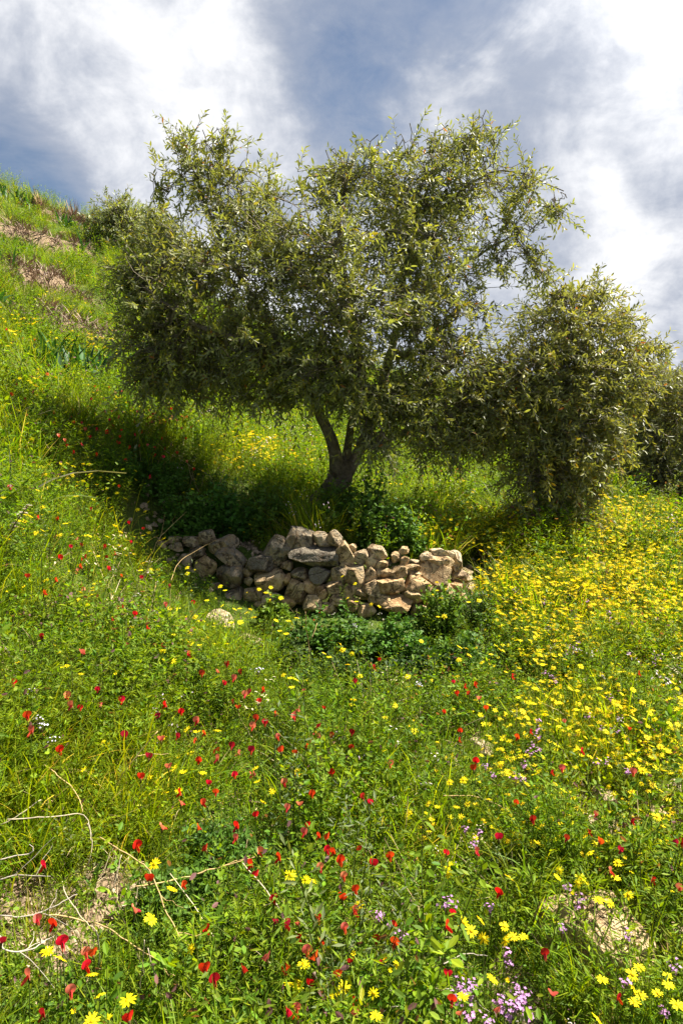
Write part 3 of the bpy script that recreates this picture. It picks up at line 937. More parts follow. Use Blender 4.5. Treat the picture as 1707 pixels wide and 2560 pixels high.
_yb = 21.0
olive('olive_tree', 'grey-green olive tree on the skyline of the hill left of the large olive crown',
      [[(275, 690, _yb, .16), (285, 640, _yb, .12), (290, 590, _yb, .09)], [(290, 600, _yb, .07), (270, 540, _yb, .03)], [(290, 600, _yb, .07), (320, 540, _yb, .03)]],
      [(300, 535, _yb, 52, 42, .9, 200), (265, 575, _yb, 45, 48, .9, 200), (320, 580, _yb, 50, 50, .9, 220), (245, 610, _yb, 34, 34, .7, 100), (285, 620, _yb, 55, 36, .9, 180)],
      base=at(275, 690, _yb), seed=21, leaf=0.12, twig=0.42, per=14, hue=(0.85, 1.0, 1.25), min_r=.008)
olive('olive_tree', 'pale olive tree showing behind the left side of the large olive crown',
      [[(400, 740, 23, .16), (405, 680, 23, .12), (400, 620, 23, .08)], [(400, 630, 23, .07), (380, 570, 23, .03)]],
      [(385, 555, 23, 42, 38, .9, 150), (420, 600, 23, 55, 50, 1.0, 180), (365, 610, 23, 40, 40, .9, 120)],
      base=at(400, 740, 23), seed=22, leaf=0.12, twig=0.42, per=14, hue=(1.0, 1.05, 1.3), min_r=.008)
for k, (u, v, w, lab) in enumerate([(1690, 950, 9, 'tiny distant tree on the far ridge at the right edge, the smaller one'), (1712, 940, 16, 'small distant tree on the far ridge cut by the right edge, the larger one')]):
    olive('distant_tree', lab, [[(u, v + 16, 60, .25), (u, v, 60, .15)]], [(u, v - 6, 60, w, w * .7, .7, 60)], base=at(u, v + 16, 60), seed=31 + k, leaf=0.26, twig=0.7, per=8, min_r=.02, group='trees on the far ridge')


# ------------------------------------------------------------------ ground cover (uncountable: scattered as stuff)
OVAL_V = np.array([(0, 0, 0), (-.22, .3, .04), (-.2, .72, .03), (0, 1, -.02), (.2, .72, .03), (.22, .3, .04)], float)
DIA_V = np.array([(0, 0, 0), (-.13, .5, .03), (0, 1, 0), (.13, .5, .03)], float)
DIA_Q = np.array([(0, 3, 2, 1)])


def blades(g, n, rng, spread, hmin, hmax, wid, cols, lean=0.5, droop=0.35, segs=5, mat=0, flat=False):
    """curved grass blades or strap leaves rising from around the origin"""
    a = rng.uniform(0, 6.283, n)
    b0 = np.stack([np.cos(a), np.sin(a), np.zeros(n)], -1) * (spread * np.sqrt(rng.random(n)))[:, None]
    a2 = a + rng.normal(size=n) * 0.8
    out = np.stack([np.cos(a2), np.sin(a2), np.zeros(n)], -1)
    h = rng.uniform(hmin, hmax, n)
    le = rng.uniform(0.1, 1.0, n) * lean
    dr = rng.uniform(0.1, 1.0, n) * droop
    t = np.linspace(0, 1, segs)
    P = b0[:, None] + h[:, None, None] * (t[None, :, None] * np.array([0, 0, 1.0]) + (t[None, :, None] * le[:, None, None] + (t ** 2.2)[None, :, None] * dr[:, None, None]) * out[:, None] - (t ** 3)[None, :, None] * np.array([0, 0, 1.0]) * dr[:, None, None] * 0.6)
    tw = a2 + math.pi / 2 + rng.normal(size=n) * 0.5
    side = np.stack([np.cos(tw), np.sin(tw), np.zeros(n)], -1)
    w = rng.uniform(0.6, 1.2, n) * wid
    prof = np.interp(t, [0, .25, .7, 1], [0.6, 1.0, 0.75, 0.06])
    Lf = P - side[:, None] * (w[:, None] * prof[None])[..., None] * 0.5
    Rt = P + side[:, None] * (w[:, None] * prof[None])[..., None] * 0.5
    V = np.stack([Lf, Rt], 2)
    idx = np.arange(n * segs * 2).reshape(n, segs, 2)
    q = np.stack([idx[:, :-1, 0], idx[:, :-1, 1], idx[:, 1:, 1], idx[:, 1:, 0]], -1).reshape(-1, 4)
    cols = np.asarray(cols, float)
    c = cols[rng.integers(0, len(cols), n)] * rng.uniform(0.75, 1.25, (n, 1))
    g.add(V.reshape(-1, 3), q, None, np.repeat(c, segs * 2, 0), mat)
    return P


def stems_with_leaves(g, n, rng, spread, hmin, hmax, nl, lsize, tv, tq, cols, lean=0.6, stem=0.0011, stemcol=(0.10, 0.13, 0.03), up=0.4, mat=0, t0=0.15, whorl=0.012, wide=1.0):
    a = rng.uniform(0, 6.283, n)
    b0 = np.stack([np.cos(a), np.sin(a), np.zeros(n)], -1) * (spread * np.sqrt(rng.random(n)))[:, None]
    out = np.stack([np.cos(a), np.sin(a), np.zeros(n)], -1)
    h = rng.uniform(hmin, hmax, n)
    le = rng.uniform(0.0, 1.0, n) * lean
    t = np.linspace(0, 1, 4)
    P = b0[:, None] + h[:, None, None] * (t[None, :, None] * np.array([0, 0, 1.0]) + (t ** 1.5)[None, :, None] * le[:, None, None] * out[:, None])
    P[:, 1:] += rng.normal(size=(n, 3, 3)) * 0.012
    tubes(g, P, np.linspace(stem, stem * .5, 4)[None].repeat(n, 0), 3, stemcol, mat)
    f = np.clip(rng.uniform(t0, 1.02, (n, nl)), 0, 1) * 3
    i0 = np.minimum(f.astype(int), 2); fr = (f - i0)[..., None]
    ar = np.arange(n)[:, None]
    A = P[ar, i0] * (1 - fr) + P[ar, i0 + 1] * fr
    d = rng.normal(size=(n, nl, 3)); d[..., 2] = d[..., 2] * 0.5 + up
    d = norm(d)
    A = A + d * rng.uniform(0, whorl, (n, nl, 1))
    hint = norm(rng.normal(size=(n, nl, 3)) * 0.6 + np.array([0, 0, 1]))
    cols = np.asarray(cols, float)
    c = cols[rng.integers(0, len(cols), n * nl)] * rng.uniform(0.75, 1.25, (n * nl, 1))
    s = lsize * rng.uniform(0.6, 1.25, n * nl)
    S3 = np.stack([s * wide, s, s], -1)
    scatter(g, tv, tq, None, A.reshape(-1, 3), frames(d.reshape(-1, 3), hint.reshape(-1, 3)), S3, c, mat)
    return P


G1 = [(0.189, 0.271, 0.011), (0.145, 0.238, 0.010), (0.245, 0.297, 0.014), (0.113, 0.198, 0.009)]
G2 = [(0.143, 0.239, 0.010), (0.103, 0.192, 0.009), (0.187, 0.260, 0.011), (0.122, 0.205, 0.011)]
G3 = [(0.105, 0.199, 0.016), (0.078, 0.158, 0.012), (0.144, 0.220, 0.023)]
GREYG = [(0.16, 0.20, 0.10), (0.12, 0.16, 0.07)]
STRAWC = [(0.46, 0.36, 0.19), (0.38, 0.28, 0.14), (0.52, 0.44, 0.28), (0.30, 0.22, 0.13)]
YEL = (0.95, 0.79, 0.006)


def daisy_head(g, P, dirn, size, rng, col=YEL, disc=(0.85, 0.60, 0.008), petals=11, mat=1):
    """flat ray-flower heads at points P facing dirn"""
    n = len(P)
    d = norm(dirn)
    ex = norm(np.cross(d, np.array([0.3, 0.9, 0.1]))); ey = np.cross(d, ex)
    a = np.arange(petals) * 6.283 / petals
    aa = a[None] + rng.normal(size=(n, petals)) * 0.12
    out = np.cos(aa)[..., None] * ex[:, None] + np.sin(aa)[..., None] * ey[:, None]
    lift = rng.uniform(-0.15, 0.35, (n, 1, 1))
    pd = norm(out + d[:, None] * lift)
    A = P[:, None] + out * 0.22 * size * 0.5
    s = (size * 0.5 * 0.80 * rng.uniform(0.85, 1.1, (n, petals)))
    S3 = np.stack([s * 0.66, s, s], -1).reshape(-1, 3)
    c = np.asarray(col) * rng.uniform(0.85, 1.1, (n * petals, 1))
    scatter(g, OVAL_V, LEAF_Q, None, A.reshape(-1, 3), frames(pd.reshape(-1, 3), np.repeat(d, petals, 0)), S3, c, mat)
    # domed disc
    k = 7
    ring = np.stack([np.cos(np.arange(k) * 6.283 / k), np.sin(np.arange(k) * 6.283 / k), np.zeros(k)], -1) * 0.17
    tv = np.vstack([ring, ring * 0.7 + np.array([0, 0, 0.07]), [[0, 0, 0.1]]])
    tq = np.array([(i, (i + 1) % k, k + (i + 1) % k, k + i) for i in range(k)])
    tt = np.array([(k + i, k + (i + 1) % k, 2 * k) for i in range(k)])
    M = np.stack([ex, ey, d], -1)
    scatter(g, tv, tq, tt, P, M, np.full(n, size), disc, mat)


def clump_grass(i):
    rng = np.random.default_rng(300 + i); g = Geo()
    blades(g, 20, rng, 0.05, 0.10, 0.27, 0.0042, G1, 0.45, 0.55)
    blades(g, 3, rng, 0.05, 0.08, 0.20, 0.0030, STRAWC, 0.9, 0.5)
    return g.mesh('grass_clump', [M_GRASS])


def clump_feather(i):
    rng = np.random.default_rng(330 + i); g = Geo()
    stems_with_leaves(g, 6, rng, 0.045, 0.12, 0.26, 44, 0.020, DIA_V, DIA_Q, G2, 0.6, wide=.75)
    return g.mesh('feathery_herb_clump', [M_HERB], smooth=False)


def clump_vetch(i):
    rng = np.random.default_rng(360 + i); g = Geo()
    stems_with_leaves(g, 6, rng, 0.05, 0.10, 0.24, 26, 0.017, OVAL_V, LEAF_Q, G2 + G3, 0.9)
    # withered buds and pods among the leaves
    n = 2
    P = rng.normal(size=(n, 3)) * 0.05 + np.array([0, 0, 0.17])
    scatter(g, OVAL_V, LEAF_Q, None, P, frames(rand_unit(n, rng), rand_unit(n, rng)), np.full(n, .016), (0.16, 0.08, 0.09))
    return g.mesh('vetch_clump', [M_HERB], smooth=False)


def clump_broad(i):
    rng = np.random.default_rng(390 + i); g = Geo()
    blades(g, 9, rng, 0.03, 0.10, 0.22, 0.016, G3 + G2, 0.7, 0.8, 6)
    blades(g, 5, rng, 0.03, 0.05, 0.12, 0.012, GREYG, 0.9, 0.6, 5)
    return g.mesh('broad_leaf_clump', [M_GRASS])


def clump_straw(i):
    rng = np.random.default_rng(420 + i); g = Geo()
    n = 13
    a = rng.uniform(0, 6.283, n); el = rng.uniform(0.05, 1.1, n)
    d = np.stack([np.cos(a) * np.cos(el), np.sin(a) * np.cos(el), np.sin(el)], -1)
    L = rng.uniform(0.06, 0.24, n)
    t = np.linspace(0, 1, 4)
    b = rng.normal(size=(n, 3)) * 0.04; b[:, 2] = 0.005
    P = b[:, None] + d[:, None] * (t[None, :, None] * L[:, None, None]) + rng.normal(size=(n, 4, 3)) * 0.006
    tubes(g, P, np.linspace(.0016, .0008, 4)[None].repeat(n, 0), 3, np.array(STRAWC)[rng.integers(0, 4, n)])
    return g.mesh('straw_clump', [M_STRAW])


def clump_weed(i):
    rng = np.random.default_rng(435 + i); g = Geo()
    c = [G1, G2, G3, GREYG, G1][i]
    stems_with_leaves(g, 3, rng, 0.03, 0.26, 0.42, 46, [.018, .021, .019, .020, .016][i], [DIA_V, OVAL_V, OVAL_V, DIA_V, OVAL_V][i], [DIA_Q, LEAF_Q, LEAF_Q, DIA_Q, LEAF_Q][i], c, 0.4, stem=.0016, whorl=.022, t0=.05)
    return g.mesh('weed_clump', [M_HERB], smooth=False)


def clump_litter(i):
    rng = np.random.default_rng(450 + i); g = Geo()
    n = 36
    P = rng.normal(size=(n, 3)) * 0.05; P[:, 2] = np.abs(P[:, 2]) * 0.25 + 0.004
    d = rand_unit(n, rng); d[:, 2] *= 0.3
    c = np.array(STRAWC + [(0.16, 0.10, 0.06), (0.10, 0.07, 0.045)])[rng.integers(0, 6, n)]
    scatter(g, DIA_V, DIA_Q, None, P, frames(d, rand_unit(n, rng) * .4 + np.array([0, 0, 1])), rng.uniform(.008, .028, n), c)
    return g.mesh('litter_clump', [M_STRAW], smooth=False)


def clump_yellow(i):
    rng = np.random.default_rng(480 + i); g = Geo()
    P = stems_with_leaves(g, 6, rng, 0.06, 0.16, 0.30, 22, 0.018, DIA_V, DIA_Q, G1, 0.45, stem=.0014, wide=.8)
    tip = P[:, -1]
    dirn = np.stack([rng.normal(size=6) * .35, rng.normal(size=6) * .35 - .15, np.ones(6)], -1)
    daisy_head(g, tip, dirn, rng.uniform(0.028, 0.042), rng, petals=9)
    return g.mesh('yellow_flower_clump', [M_HERB, M_PETAL], smooth=False)


def clump_tiny(i):
    rng = np.random.default_rng(510 + i); g = Geo()
    P = stems_with_leaves(g, 5, rng, 0.06, 0.13, 0.25, 14, 0.014, DIA_V, DIA_Q, GREYG + G2, 0.6)
    c = [(0.72, 0.66, 0.62), (0.62, 0.50, 0.62), (0.70, 0.62, 0.40)][i % 3]
    for p in P[:, -1]:
        q = p + rng.normal(size=(5, 3)) * 0.010
        scatter(g, OVAL_V, LEAF_Q, None, q, frames(rand_unit(5, rng), np.array([[0, 0, 1.0]] * 5)), np.full(5, .011) * np.array([1, 1, 1, 1, 1]), c, 1)
    return g.mesh('tiny_flower_clump', [M_HERB, M_PETAL], smooth=False)


def clump_redtiny(i):
    rng = np.random.default_rng(540 + i); g = Geo()
    P = stems_with_leaves(g, 4, rng, 0.06, 0.13, 0.24, 24, 0.017, OVAL_V, LEAF_Q, G2, 0.6)
    for p in P[:2 + i % 2, -1]:
        q = p + rng.normal(size=(3, 3)) * 0.004
        scatter(g, OVAL_V * np.array([2.2, 1, 1]), LEAF_Q, None, q, frames(norm(rand_unit(3, rng) + np.array([0, 0, .8])), rand_unit(3, rng)), np.full(3, .018), [(0.62, 0.03, 0.02), (0.66, 0.16, 0.11)][i % 2], 1)
    return g.mesh('red_flower_clump', [M_HERB, M_PETAL], smooth=False)


def gn_scatter(name, label, maker, nvar, P, scl, seed=0, tilt=0.12):
    """one object: points on the ground, each carrying one of nvar clumps (Instance on Points)"""
    rng = np.random.default_rng(seed)
    n = len(P)
    c = bpy.data.collections.new(name + '_kinds')
    for i in range(nvar):
        o = bpy.data.objects.new('%s_kind_%02d' % (name, i), maker(i))
        c.objects.link(o)
    me = bpy.data.meshes.new(name)
    me.vertices.add(n)
    me.vertices.foreach_set('co', np.asarray(P, np.float32).ravel())
    rot = np.stack([rng.normal(size=n) * tilt, rng.normal(size=n) * tilt, rng.uniform(0, 6.283, n)], -1)
    a = me.attributes.new('rot', 'FLOAT_VECTOR', 'POINT'); a.data.foreach_set('vector', rot.astype(np.float32).ravel())
    a = me.attributes.new('scl', 'FLOAT', 'POINT'); a.data.foreach_set('value', np.asarray(scl, np.float32))
    a = me.attributes.new('pick', 'INT', 'POINT'); a.data.foreach_set('value', rng.integers(0, nvar, n).astype(np.int32))
    o = obj(name, me)
    ng = bpy.data.node_groups.new(name + '_scatter', 'GeometryNodeTree')
    ng.interface.new_socket('Geometry', in_out='INPUT', socket_type='NodeSocketGeometry')
    ng.interface.new_socket('Geometry', in_out='OUTPUT', socket_type='NodeSocketGeometry')
    nd = ng.nodes
    gi = nd.new('NodeGroupInput'); go = nd.new('NodeGroupOutput')
    ci = nd.new('GeometryNodeCollectionInfo')
    ci.inputs['Collection'].default_value = c
    ci.inputs['Separate Children'].default_value = True
    ci.inputs['Reset Children'].default_value = True
    ip = nd.new('GeometryNodeInstanceOnPoints')
    ip.inputs['Pick Instance'].default_value = True

    def at_(nm, ty):
        k = nd.new('GeometryNodeInputNamedAttribute'); k.data_type = ty
        k.inputs['Name'].default_value = nm
        return k.outputs['Attribute']
    ng.links.new(gi.outputs[0], ip.inputs['Points'])
    ng.links.new(ci.outputs[0], ip.inputs['Instance'])
    ng.links.new(at_('pick', 'INT'), ip.inputs['Instance Index'])
    ng.links.new(at_('rot', 'FLOAT_VECTOR'), ip.inputs['Rotation'])
    ng.links.new(at_('scl', 'FLOAT'), ip.inputs['Scale'])
    ng.links.new(ip.outputs[0], go.inputs[0])
    md = o.modifiers.new('scatter', 'NODES')
    md.node_group = ng
    tag(o, label, name.replace('_', ' '), kind='stuff')
    return o


def polar(D0, rmax, seed, rmin=0.75, r0=2.5, p=1.5, th=46):
    """random ground points, thinner with distance"""
    rng = np.random.default_rng(seed)
    rs = np.linspace(rmin, rmax, 400)
    w = D0 * np.where(rs < r0, 1.0, (r0 / np.maximum(rs, r0)) ** p) * rs
    cum = np.concatenate([[0], np.cumsum(0.5 * (w[1:] + w[:-1]) * np.diff(rs))])
    a = 2 * R(th)
    n = int(cum[-1] * a)
    r = np.interp(rng.random(n) * cum[-1], cum, rs)
    t = rng.uniform(-R(th), R(th), n)
    return r * np.sin(t), r * np.cos(t), r


def dist_scale(r):
    return np.where(r < 2.5, 1.0, (np.maximum(r, 2.5) / 2.5) ** 0.34)


def keep(x, y, r, rng, extra=None, bare_keep=0.12):
    k = np.ones(len(x))
    yw = np.interp(x, WALL_X, WALL_Y)
    inw = (x > WALL_X[0] - .1) & (x < WALL_X[-1] + .05) & (y > yw - 0.16) & (y < yw + 0.42)
    k[inw] = 0
    k *= 1 - (1 - bare_keep) * np.maximum(bare_mask(x, y), 0.97 * bank_mask(x, y))
    # thin, bare-earth hollow in the shade below the wall
    hol = np.exp(-(((x - 0.12) / 0.62) ** 2 + ((y - 3.50) / 0.34) ** 2))
    k *= 1 - 0.80 * hol
    k *= 0.62 + 0.38 * sstep(-0.25, 0.15, bumps(x, y, 0.8, 20))
    for (ex, ey, er) in EXCL:
        k[(x - ex) ** 2 + (y - ey) ** 2 < er * er] *= 0.1
    if extra is not None: k *= extra
    return rng.random(len(x)) < k


def cover(name, label, maker, nvar, D0, rmax, seed, size=(0.75, 1.25), extra=None, bare_keep=0.12, rmin=0.75, tilt=0.12, patchy=0.75, even=False):
    rng = np.random.default_rng(seed)
    x, y, r = polar(D0, rmax, seed + 1, rmin)
    e = None if extra is None else extra(x, y, r)
    if patchy:      # each kind of plant gathers in its own patches
        pm = (1 - patchy) + patchy * sstep(-.22, .22, bumps(x, y, 0.75 if r.max() < 1 else 1.0, seed % 30))
        e = pm if e is None else e * pm
    k = keep(x, y, r, rng, e, bare_keep)
    x, y, r = x[k], y[k], r[k]
    z = ground_z(x, y)
    s = rng.uniform(*size, len(x)) * dist_scale(r)
    s *= 0.95 if even else 0.60 + 0.62 * sstep(-.3, .3, bumps(x, y, 1.1, (seed // 10) % 30))
    yw = np.interp(x, WALL_X, WALL_Y)
    s *= 1 - 0.58 * (np.exp(-((y - yw + 0.40) / 0.5) ** 2) * sstep(-1.3, -1.0, x) * (1 - sstep(.85, 1.0, x)))      # low growth at the wall
    s *= 1 - 0.6 * bank_mask(x, y, 2.2)      # short growth along the earth banks
    return gn_scatter(name, label, maker, nvar, np.stack([x, y, z - 0.01], -1), s, seed + 2, tilt)


def yellow_density(x, y, r):
    u, v, _ = project(np.stack([x, y, ground_z(x, y, False) + .15], -1))
    u = np.clip(u, -300, 2000)
    d = sstep(1000, 1180 + 330 * sstep(1380, 1600, v), u - 0.22 * (v - 1300)) * sstep(1262, 1325, v) * (1 - 0.62 * sstep(1420, 1780, v)) * (1 - 0.8 * sstep(1850, 2200, v))
    d = np.maximum(d, 0.22 * sstep(1150, 1300, u) * sstep(1250, 1310, v))
    d = np.maximum(d, 0.10 * np.exp(-(((u - 150) / 220) ** 2 + ((v - 1000) / 130) ** 2)))
    d = np.maximum(d, 0.30 * np.exp(-(((u - 660) / 110) ** 2 + ((v - 1150) / 60) ** 2)))
    d = np.maximum(d, 0.10 * np.exp(-(((u - 180) / 200) ** 2 + ((v - 850) / 120) ** 2)))
    d = np.maximum(d, 0.12 * np.exp(-(((u - 250) / 150) ** 2 + ((v - 1210) / 60) ** 2)))
    d = np.maximum(d, 0.022 * (1 - .8 * sstep(6, 9, r)))
    return d * (0.50 + 0.50 * sstep(-.25, .25, bumps(x, y, 0.6, 30)))


def red_density(x, y, r):
    u, v, _ = project(np.stack([x, y, ground_z(x, y, False) + .15], -1))
    return np.exp(-(((u - 340) / 170) ** 2 + ((v - 1080) / 75) ** 2)) + 0.18 * np.exp(-(((u - 150) / 200) ** 2 + ((v - 950) / 90) ** 2)) + 0.10 * (v < 2350) * (1 - sstep(800, 1100, u)) * (v > 1300)


def tiny_density(x, y, r):
    u, v, _ = project(np.stack([x, y, ground_z(x, y, False) + .15], -1))
    return 0.12 + 0.9 * np.exp(-(((u - 690) / 110) ** 2 + ((v - 1140) / 45) ** 2)) + 0.5 * sstep(1100, 1400, u) * sstep(1900, 2200, v)



# ------------------------------------------------------------------ bushes and larger plants, each a thing of its own
EXCL = []      # ground taken by bushes, leaf clumps and rocks: x, y, radius


def size_at(p):
    return float(np.linalg.norm(np.asarray(p) - np.array([0, 0, CAM_Z])) / F)      # metres per photo pixel


def bush(u, v, w, h, label, seed, n=1500, leaf=0.022, cols=G3, depth=None, trefoil=True, wide=1.3, group=None, name='leafy_bush', category='bush', stemcol=(0.09, 0.10, 0.03)):
    rng = np.random.default_rng(seed)
    p = ground_at(u, v)[0]
    k = size_at(p)
    rx, rz = w * k * 0.5, h * k
    EXCL.append((p[0], p[1], rx * .8))
    ry = (depth or w) * k * 0.5
    ns = max(8, n // 34)
    a = rng.uniform(0, 6.283, ns); e = np.arccos(rng.uniform(0.0, 1, ns)); f = rng.uniform(0.55, 1.0, ns) ** 0.5
    f *= 1 + 0.16 * rng.normal(size=ns)
    tip = np.stack([np.sin(e) * np.cos(a) * rx, np.sin(e) * np.sin(a) * ry, np.cos(e) * rz], -1) * f[:, None]
    b0 = tip * np.array([0.35, 0.35, 0])
    b0[:, 2] = ground_z(p[0] + b0[:, 0], p[1] + b0[:, 1]) - p[2] - 0.02
    t = np.linspace(0, 1, 5)[None, :, None]
    mid = b0 * 0.5 + tip * 0.5 + np.array([0, 0, 0.2 * rz]) + rng.normal(size=(ns, 3)) * 0.03
    P = b0[:, None] * (1 - t) ** 2 + 2 * mid[:, None] * t * (1 - t) + tip[:, None] * t ** 2
    gs = Geo(); gl = Geo()
    tubes(gs, P, np.linspace(.004, .0012, 5)[None].repeat(ns, 0), 4, stemcol)
    nl = 34
    ff = np.clip(rng.uniform(0.18, 1.03, (ns, nl)) ** 0.8, 0, 1) * 4
    i0 = np.minimum(ff.astype(int), 3); fr = (ff - i0)[..., None]
    ar = np.arange(ns)[:, None]
    A = P[ar, i0] * (1 - fr) + P[ar, i0 + 1] * fr
    A = A + rng.normal(size=A.shape) * 0.022
    d = norm(rng.normal(size=A.shape) + np.array([0, 0, .35]) + 0.5 * norm(A))
    hint = norm(rng.normal(size=A.shape) * .5 + np.array([0, 0, 1.0]))
    cols = np.asarray(cols, float)
    A = A.reshape(-1, 3); d = d.reshape(-1, 3); hint = hint.reshape(-1, 3)
    c = cols[rng.integers(0, len(cols), len(A))] * rng.uniform(.7, 1.3, (len(A), 1))
    s = leaf * rng.uniform(.6, 1.25, len(A))
    S3 = np.stack([s * wide, s, s], -1)
    if trefoil:
        for q in (-0.95, 0, 0.95):
            x = norm(np.cross(d, hint)) * q + d * (1 - abs(q) * .35)
            scatter(gl, OVAL_V, LEAF_Q, None, A, frames(x, hint), S3, c)
    else:
        scatter(gl, OVAL_V, LEAF_Q, None, A, frames(d, hint), S3, c)
    r = bpy.data.objects.new(name, None); COL.objects.link(r); r.location = tuple(p)
    tag(r, label, category, group)
    o = obj('stems', gs.mesh('stems', [M_BUSH]), r); o['kind'] = 'stuff'
    o = obj('foliage', gl.mesh('foliage', [M_BUSH], smooth=False), r); o['kind'] = 'stuff'
    return r


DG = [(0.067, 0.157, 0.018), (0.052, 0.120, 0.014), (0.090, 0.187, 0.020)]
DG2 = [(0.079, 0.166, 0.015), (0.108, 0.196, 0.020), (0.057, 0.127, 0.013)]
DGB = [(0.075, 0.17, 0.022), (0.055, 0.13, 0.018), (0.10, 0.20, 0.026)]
GB = 'dark green bushes around the foot of the olive tree'
bush(850, 1338, 150, 135, 'dark leafy bush right in front of the olive trunk, behind the highest wall stones', 51, 2600, cols=DGB, group=GB)
bush(925, 1378, 175, 190, 'tall dark green bush right of the olive trunk, above the sunken part of the wall', 52, 3800, cols=DGB, group=GB)
bush(1012, 1390, 100, 110, 'low dark bush hanging over the wall top beside its sunlit-toned right end', 53, 1800, cols=DGB, group=GB)
bush(745, 1335, 110, 75, 'small bush between the left side of the trunk and the wall', 54, 900, cols=DG2, group=GB)
bush(655, 1345, 170, 135, 'rounded dark bush on the terrace left of the trunk behind the dip in the wall', 55, 2500, cols=DGB, group=GB)
bush(560, 1340, 170, 125, 'bush with mixed light leaves behind the split white-topped wall stone', 56, 2200, cols=DGB, group=GB)
bush(465, 1338, 150, 125, 'bush behind the thin flat slabs at the left end of the wall', 57, 1900, cols=DGB, group=GB)
bush(385, 1225, 190, 85, 'broad dark bush dotted with red flowers on the bank left of the tree', 58, 2400, leaf=.019, cols=DG2, depth=170, wide=1.0)
bush(265, 1195, 170, 75, 'dark bush with red flowers at the far left of the flowering bank', 59, 1700, leaf=.019, cols=DG, depth=140, wide=1.0)
bush(500, 1225, 120, 65, 'small dark bush on the bank nearest the hanging olive branches', 60, 1000, leaf=.019, cols=DG2, wide=1.0)
GH = 'leafy plants in the shade in front of the wall'
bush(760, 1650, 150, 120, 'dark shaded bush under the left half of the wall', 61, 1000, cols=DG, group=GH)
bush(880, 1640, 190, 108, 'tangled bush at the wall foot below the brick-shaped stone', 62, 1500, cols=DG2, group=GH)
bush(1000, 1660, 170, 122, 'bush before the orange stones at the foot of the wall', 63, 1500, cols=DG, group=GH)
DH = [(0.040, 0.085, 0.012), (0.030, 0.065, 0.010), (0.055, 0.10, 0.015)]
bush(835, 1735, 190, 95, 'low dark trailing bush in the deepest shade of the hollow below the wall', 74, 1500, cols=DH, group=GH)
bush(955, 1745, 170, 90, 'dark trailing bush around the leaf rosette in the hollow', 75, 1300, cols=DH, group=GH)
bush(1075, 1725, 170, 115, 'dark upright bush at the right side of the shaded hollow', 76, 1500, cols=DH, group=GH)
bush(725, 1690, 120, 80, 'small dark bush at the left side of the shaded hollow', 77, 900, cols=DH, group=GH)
bush(1095, 1600, 130, 140, 'tall leafy bush hiding the lower right corner of the wall', 64, 2000, cols=DG2, group=GH, leaf=.026, trefoil=False)
bush(1185, 1580, 110, 120, 'bush with narrow pale-edged leaves just right of the wall end', 65, 1300, cols=DG2 + GREYG[1:], group=GH, leaf=.03, trefoil=False, wide=.7)
bush(680, 1580, 90, 70, 'small bright bush with lobed leaves below the wall, under the yellow daisies', 66, 700, cols=G3, group=GH, leaf=.03)
bush(1150, 1690, 150, 110, 'low mid-green bush in the meadow right of the shaded hollow', 67, 1200, cols=DG2, leaf=.02)
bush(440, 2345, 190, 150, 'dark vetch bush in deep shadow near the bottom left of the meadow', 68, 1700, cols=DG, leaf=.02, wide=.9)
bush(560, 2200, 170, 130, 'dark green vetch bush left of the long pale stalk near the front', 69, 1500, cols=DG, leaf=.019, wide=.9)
SG = [(0.16, 0.19, 0.10), (0.13, 0.16, 0.08), (0.20, 0.22, 0.13)]
bush(1035, 1258, 65, 42, 'small round grey-green cushion shrub on the slope right of the trunk', 70, 900, leaf=.02, cols=SG, trefoil=False, wide=.7)
bush(770, 1150, 80, 62, 'grey-green shrub on the slope behind the left fork of the trunk', 71, 900, leaf=.022, cols=SG + DG2, trefoil=False)
bush(735, 1105, 60, 50, 'paler shrub higher up the slope behind the olive branches', 72, 600, leaf=.022, cols=SG, trefoil=False)
bush(985, 1235, 120, 100, 'thin young olive shoots with narrow grey leaves right of the trunk', 73, 560, leaf=.055, cols=[(0.12, 0.13, 0.06), (0.09, 0.10, 0.04)], trefoil=False, wide=.5)


def strap_plant(u, v, w, h, n, label, seed, cols, wid=0.05, droop=0.5, lean=0.7, name='squill_clump', category='plant', group=None, mat=None, segs=7):
    """a clump of long strap-shaped leaves, each leaf an object"""
    rng = np.random.default_rng(seed)
    p = ground_at(u, v)[0]
    k = size_at(p)
    r = bpy.data.objects.new(name, None); COL.objects.link(r); r.location = tuple(p)
    tag(r, label, category, group)
    if name == 'squill_clump': EXCL.append((p[0], p[1], w * k * .5)); EXCL.append((p[0], p[1] - w * k * .5, w * k * .5))
    for i in range(n):
        g = Geo()
        b = np.array([rng.uniform(-1, 1) * w * k * .40, rng.normal() * w * k * .14, 0])
        b[2] = ground_z(p[0] + b[0], p[1] + b[1]) - p[2] - .02
        P = blades(g, 1, rng, 0.01, h * k * .75, h * k * 1.2, wid, cols, lean, droop, segs)
        # fold every leaf along a midrib
        V = g.V[0].reshape(segs, 2, 3)
        mid = V.mean(1) + np.array([0, 0, -1]) * wid * .22
        Vn = np.stack([V[:, 0], mid, V[:, 1]], 1).reshape(-1, 3) + b
        idx = np.arange(segs * 3).reshape(segs, 3)
        q = np.concatenate([np.stack([idx[:-1, j], idx[:-1, j + 1], idx[1:, j + 1], idx[1:, j]], -1) for j in (0, 1)])
        me = make_mesh('leaf', Vn, q, None, np.repeat(g.C[0][:1], segs * 3, 0), [mat or M_STRAP], None, True)
        obj('leaf', me, r)
    return r


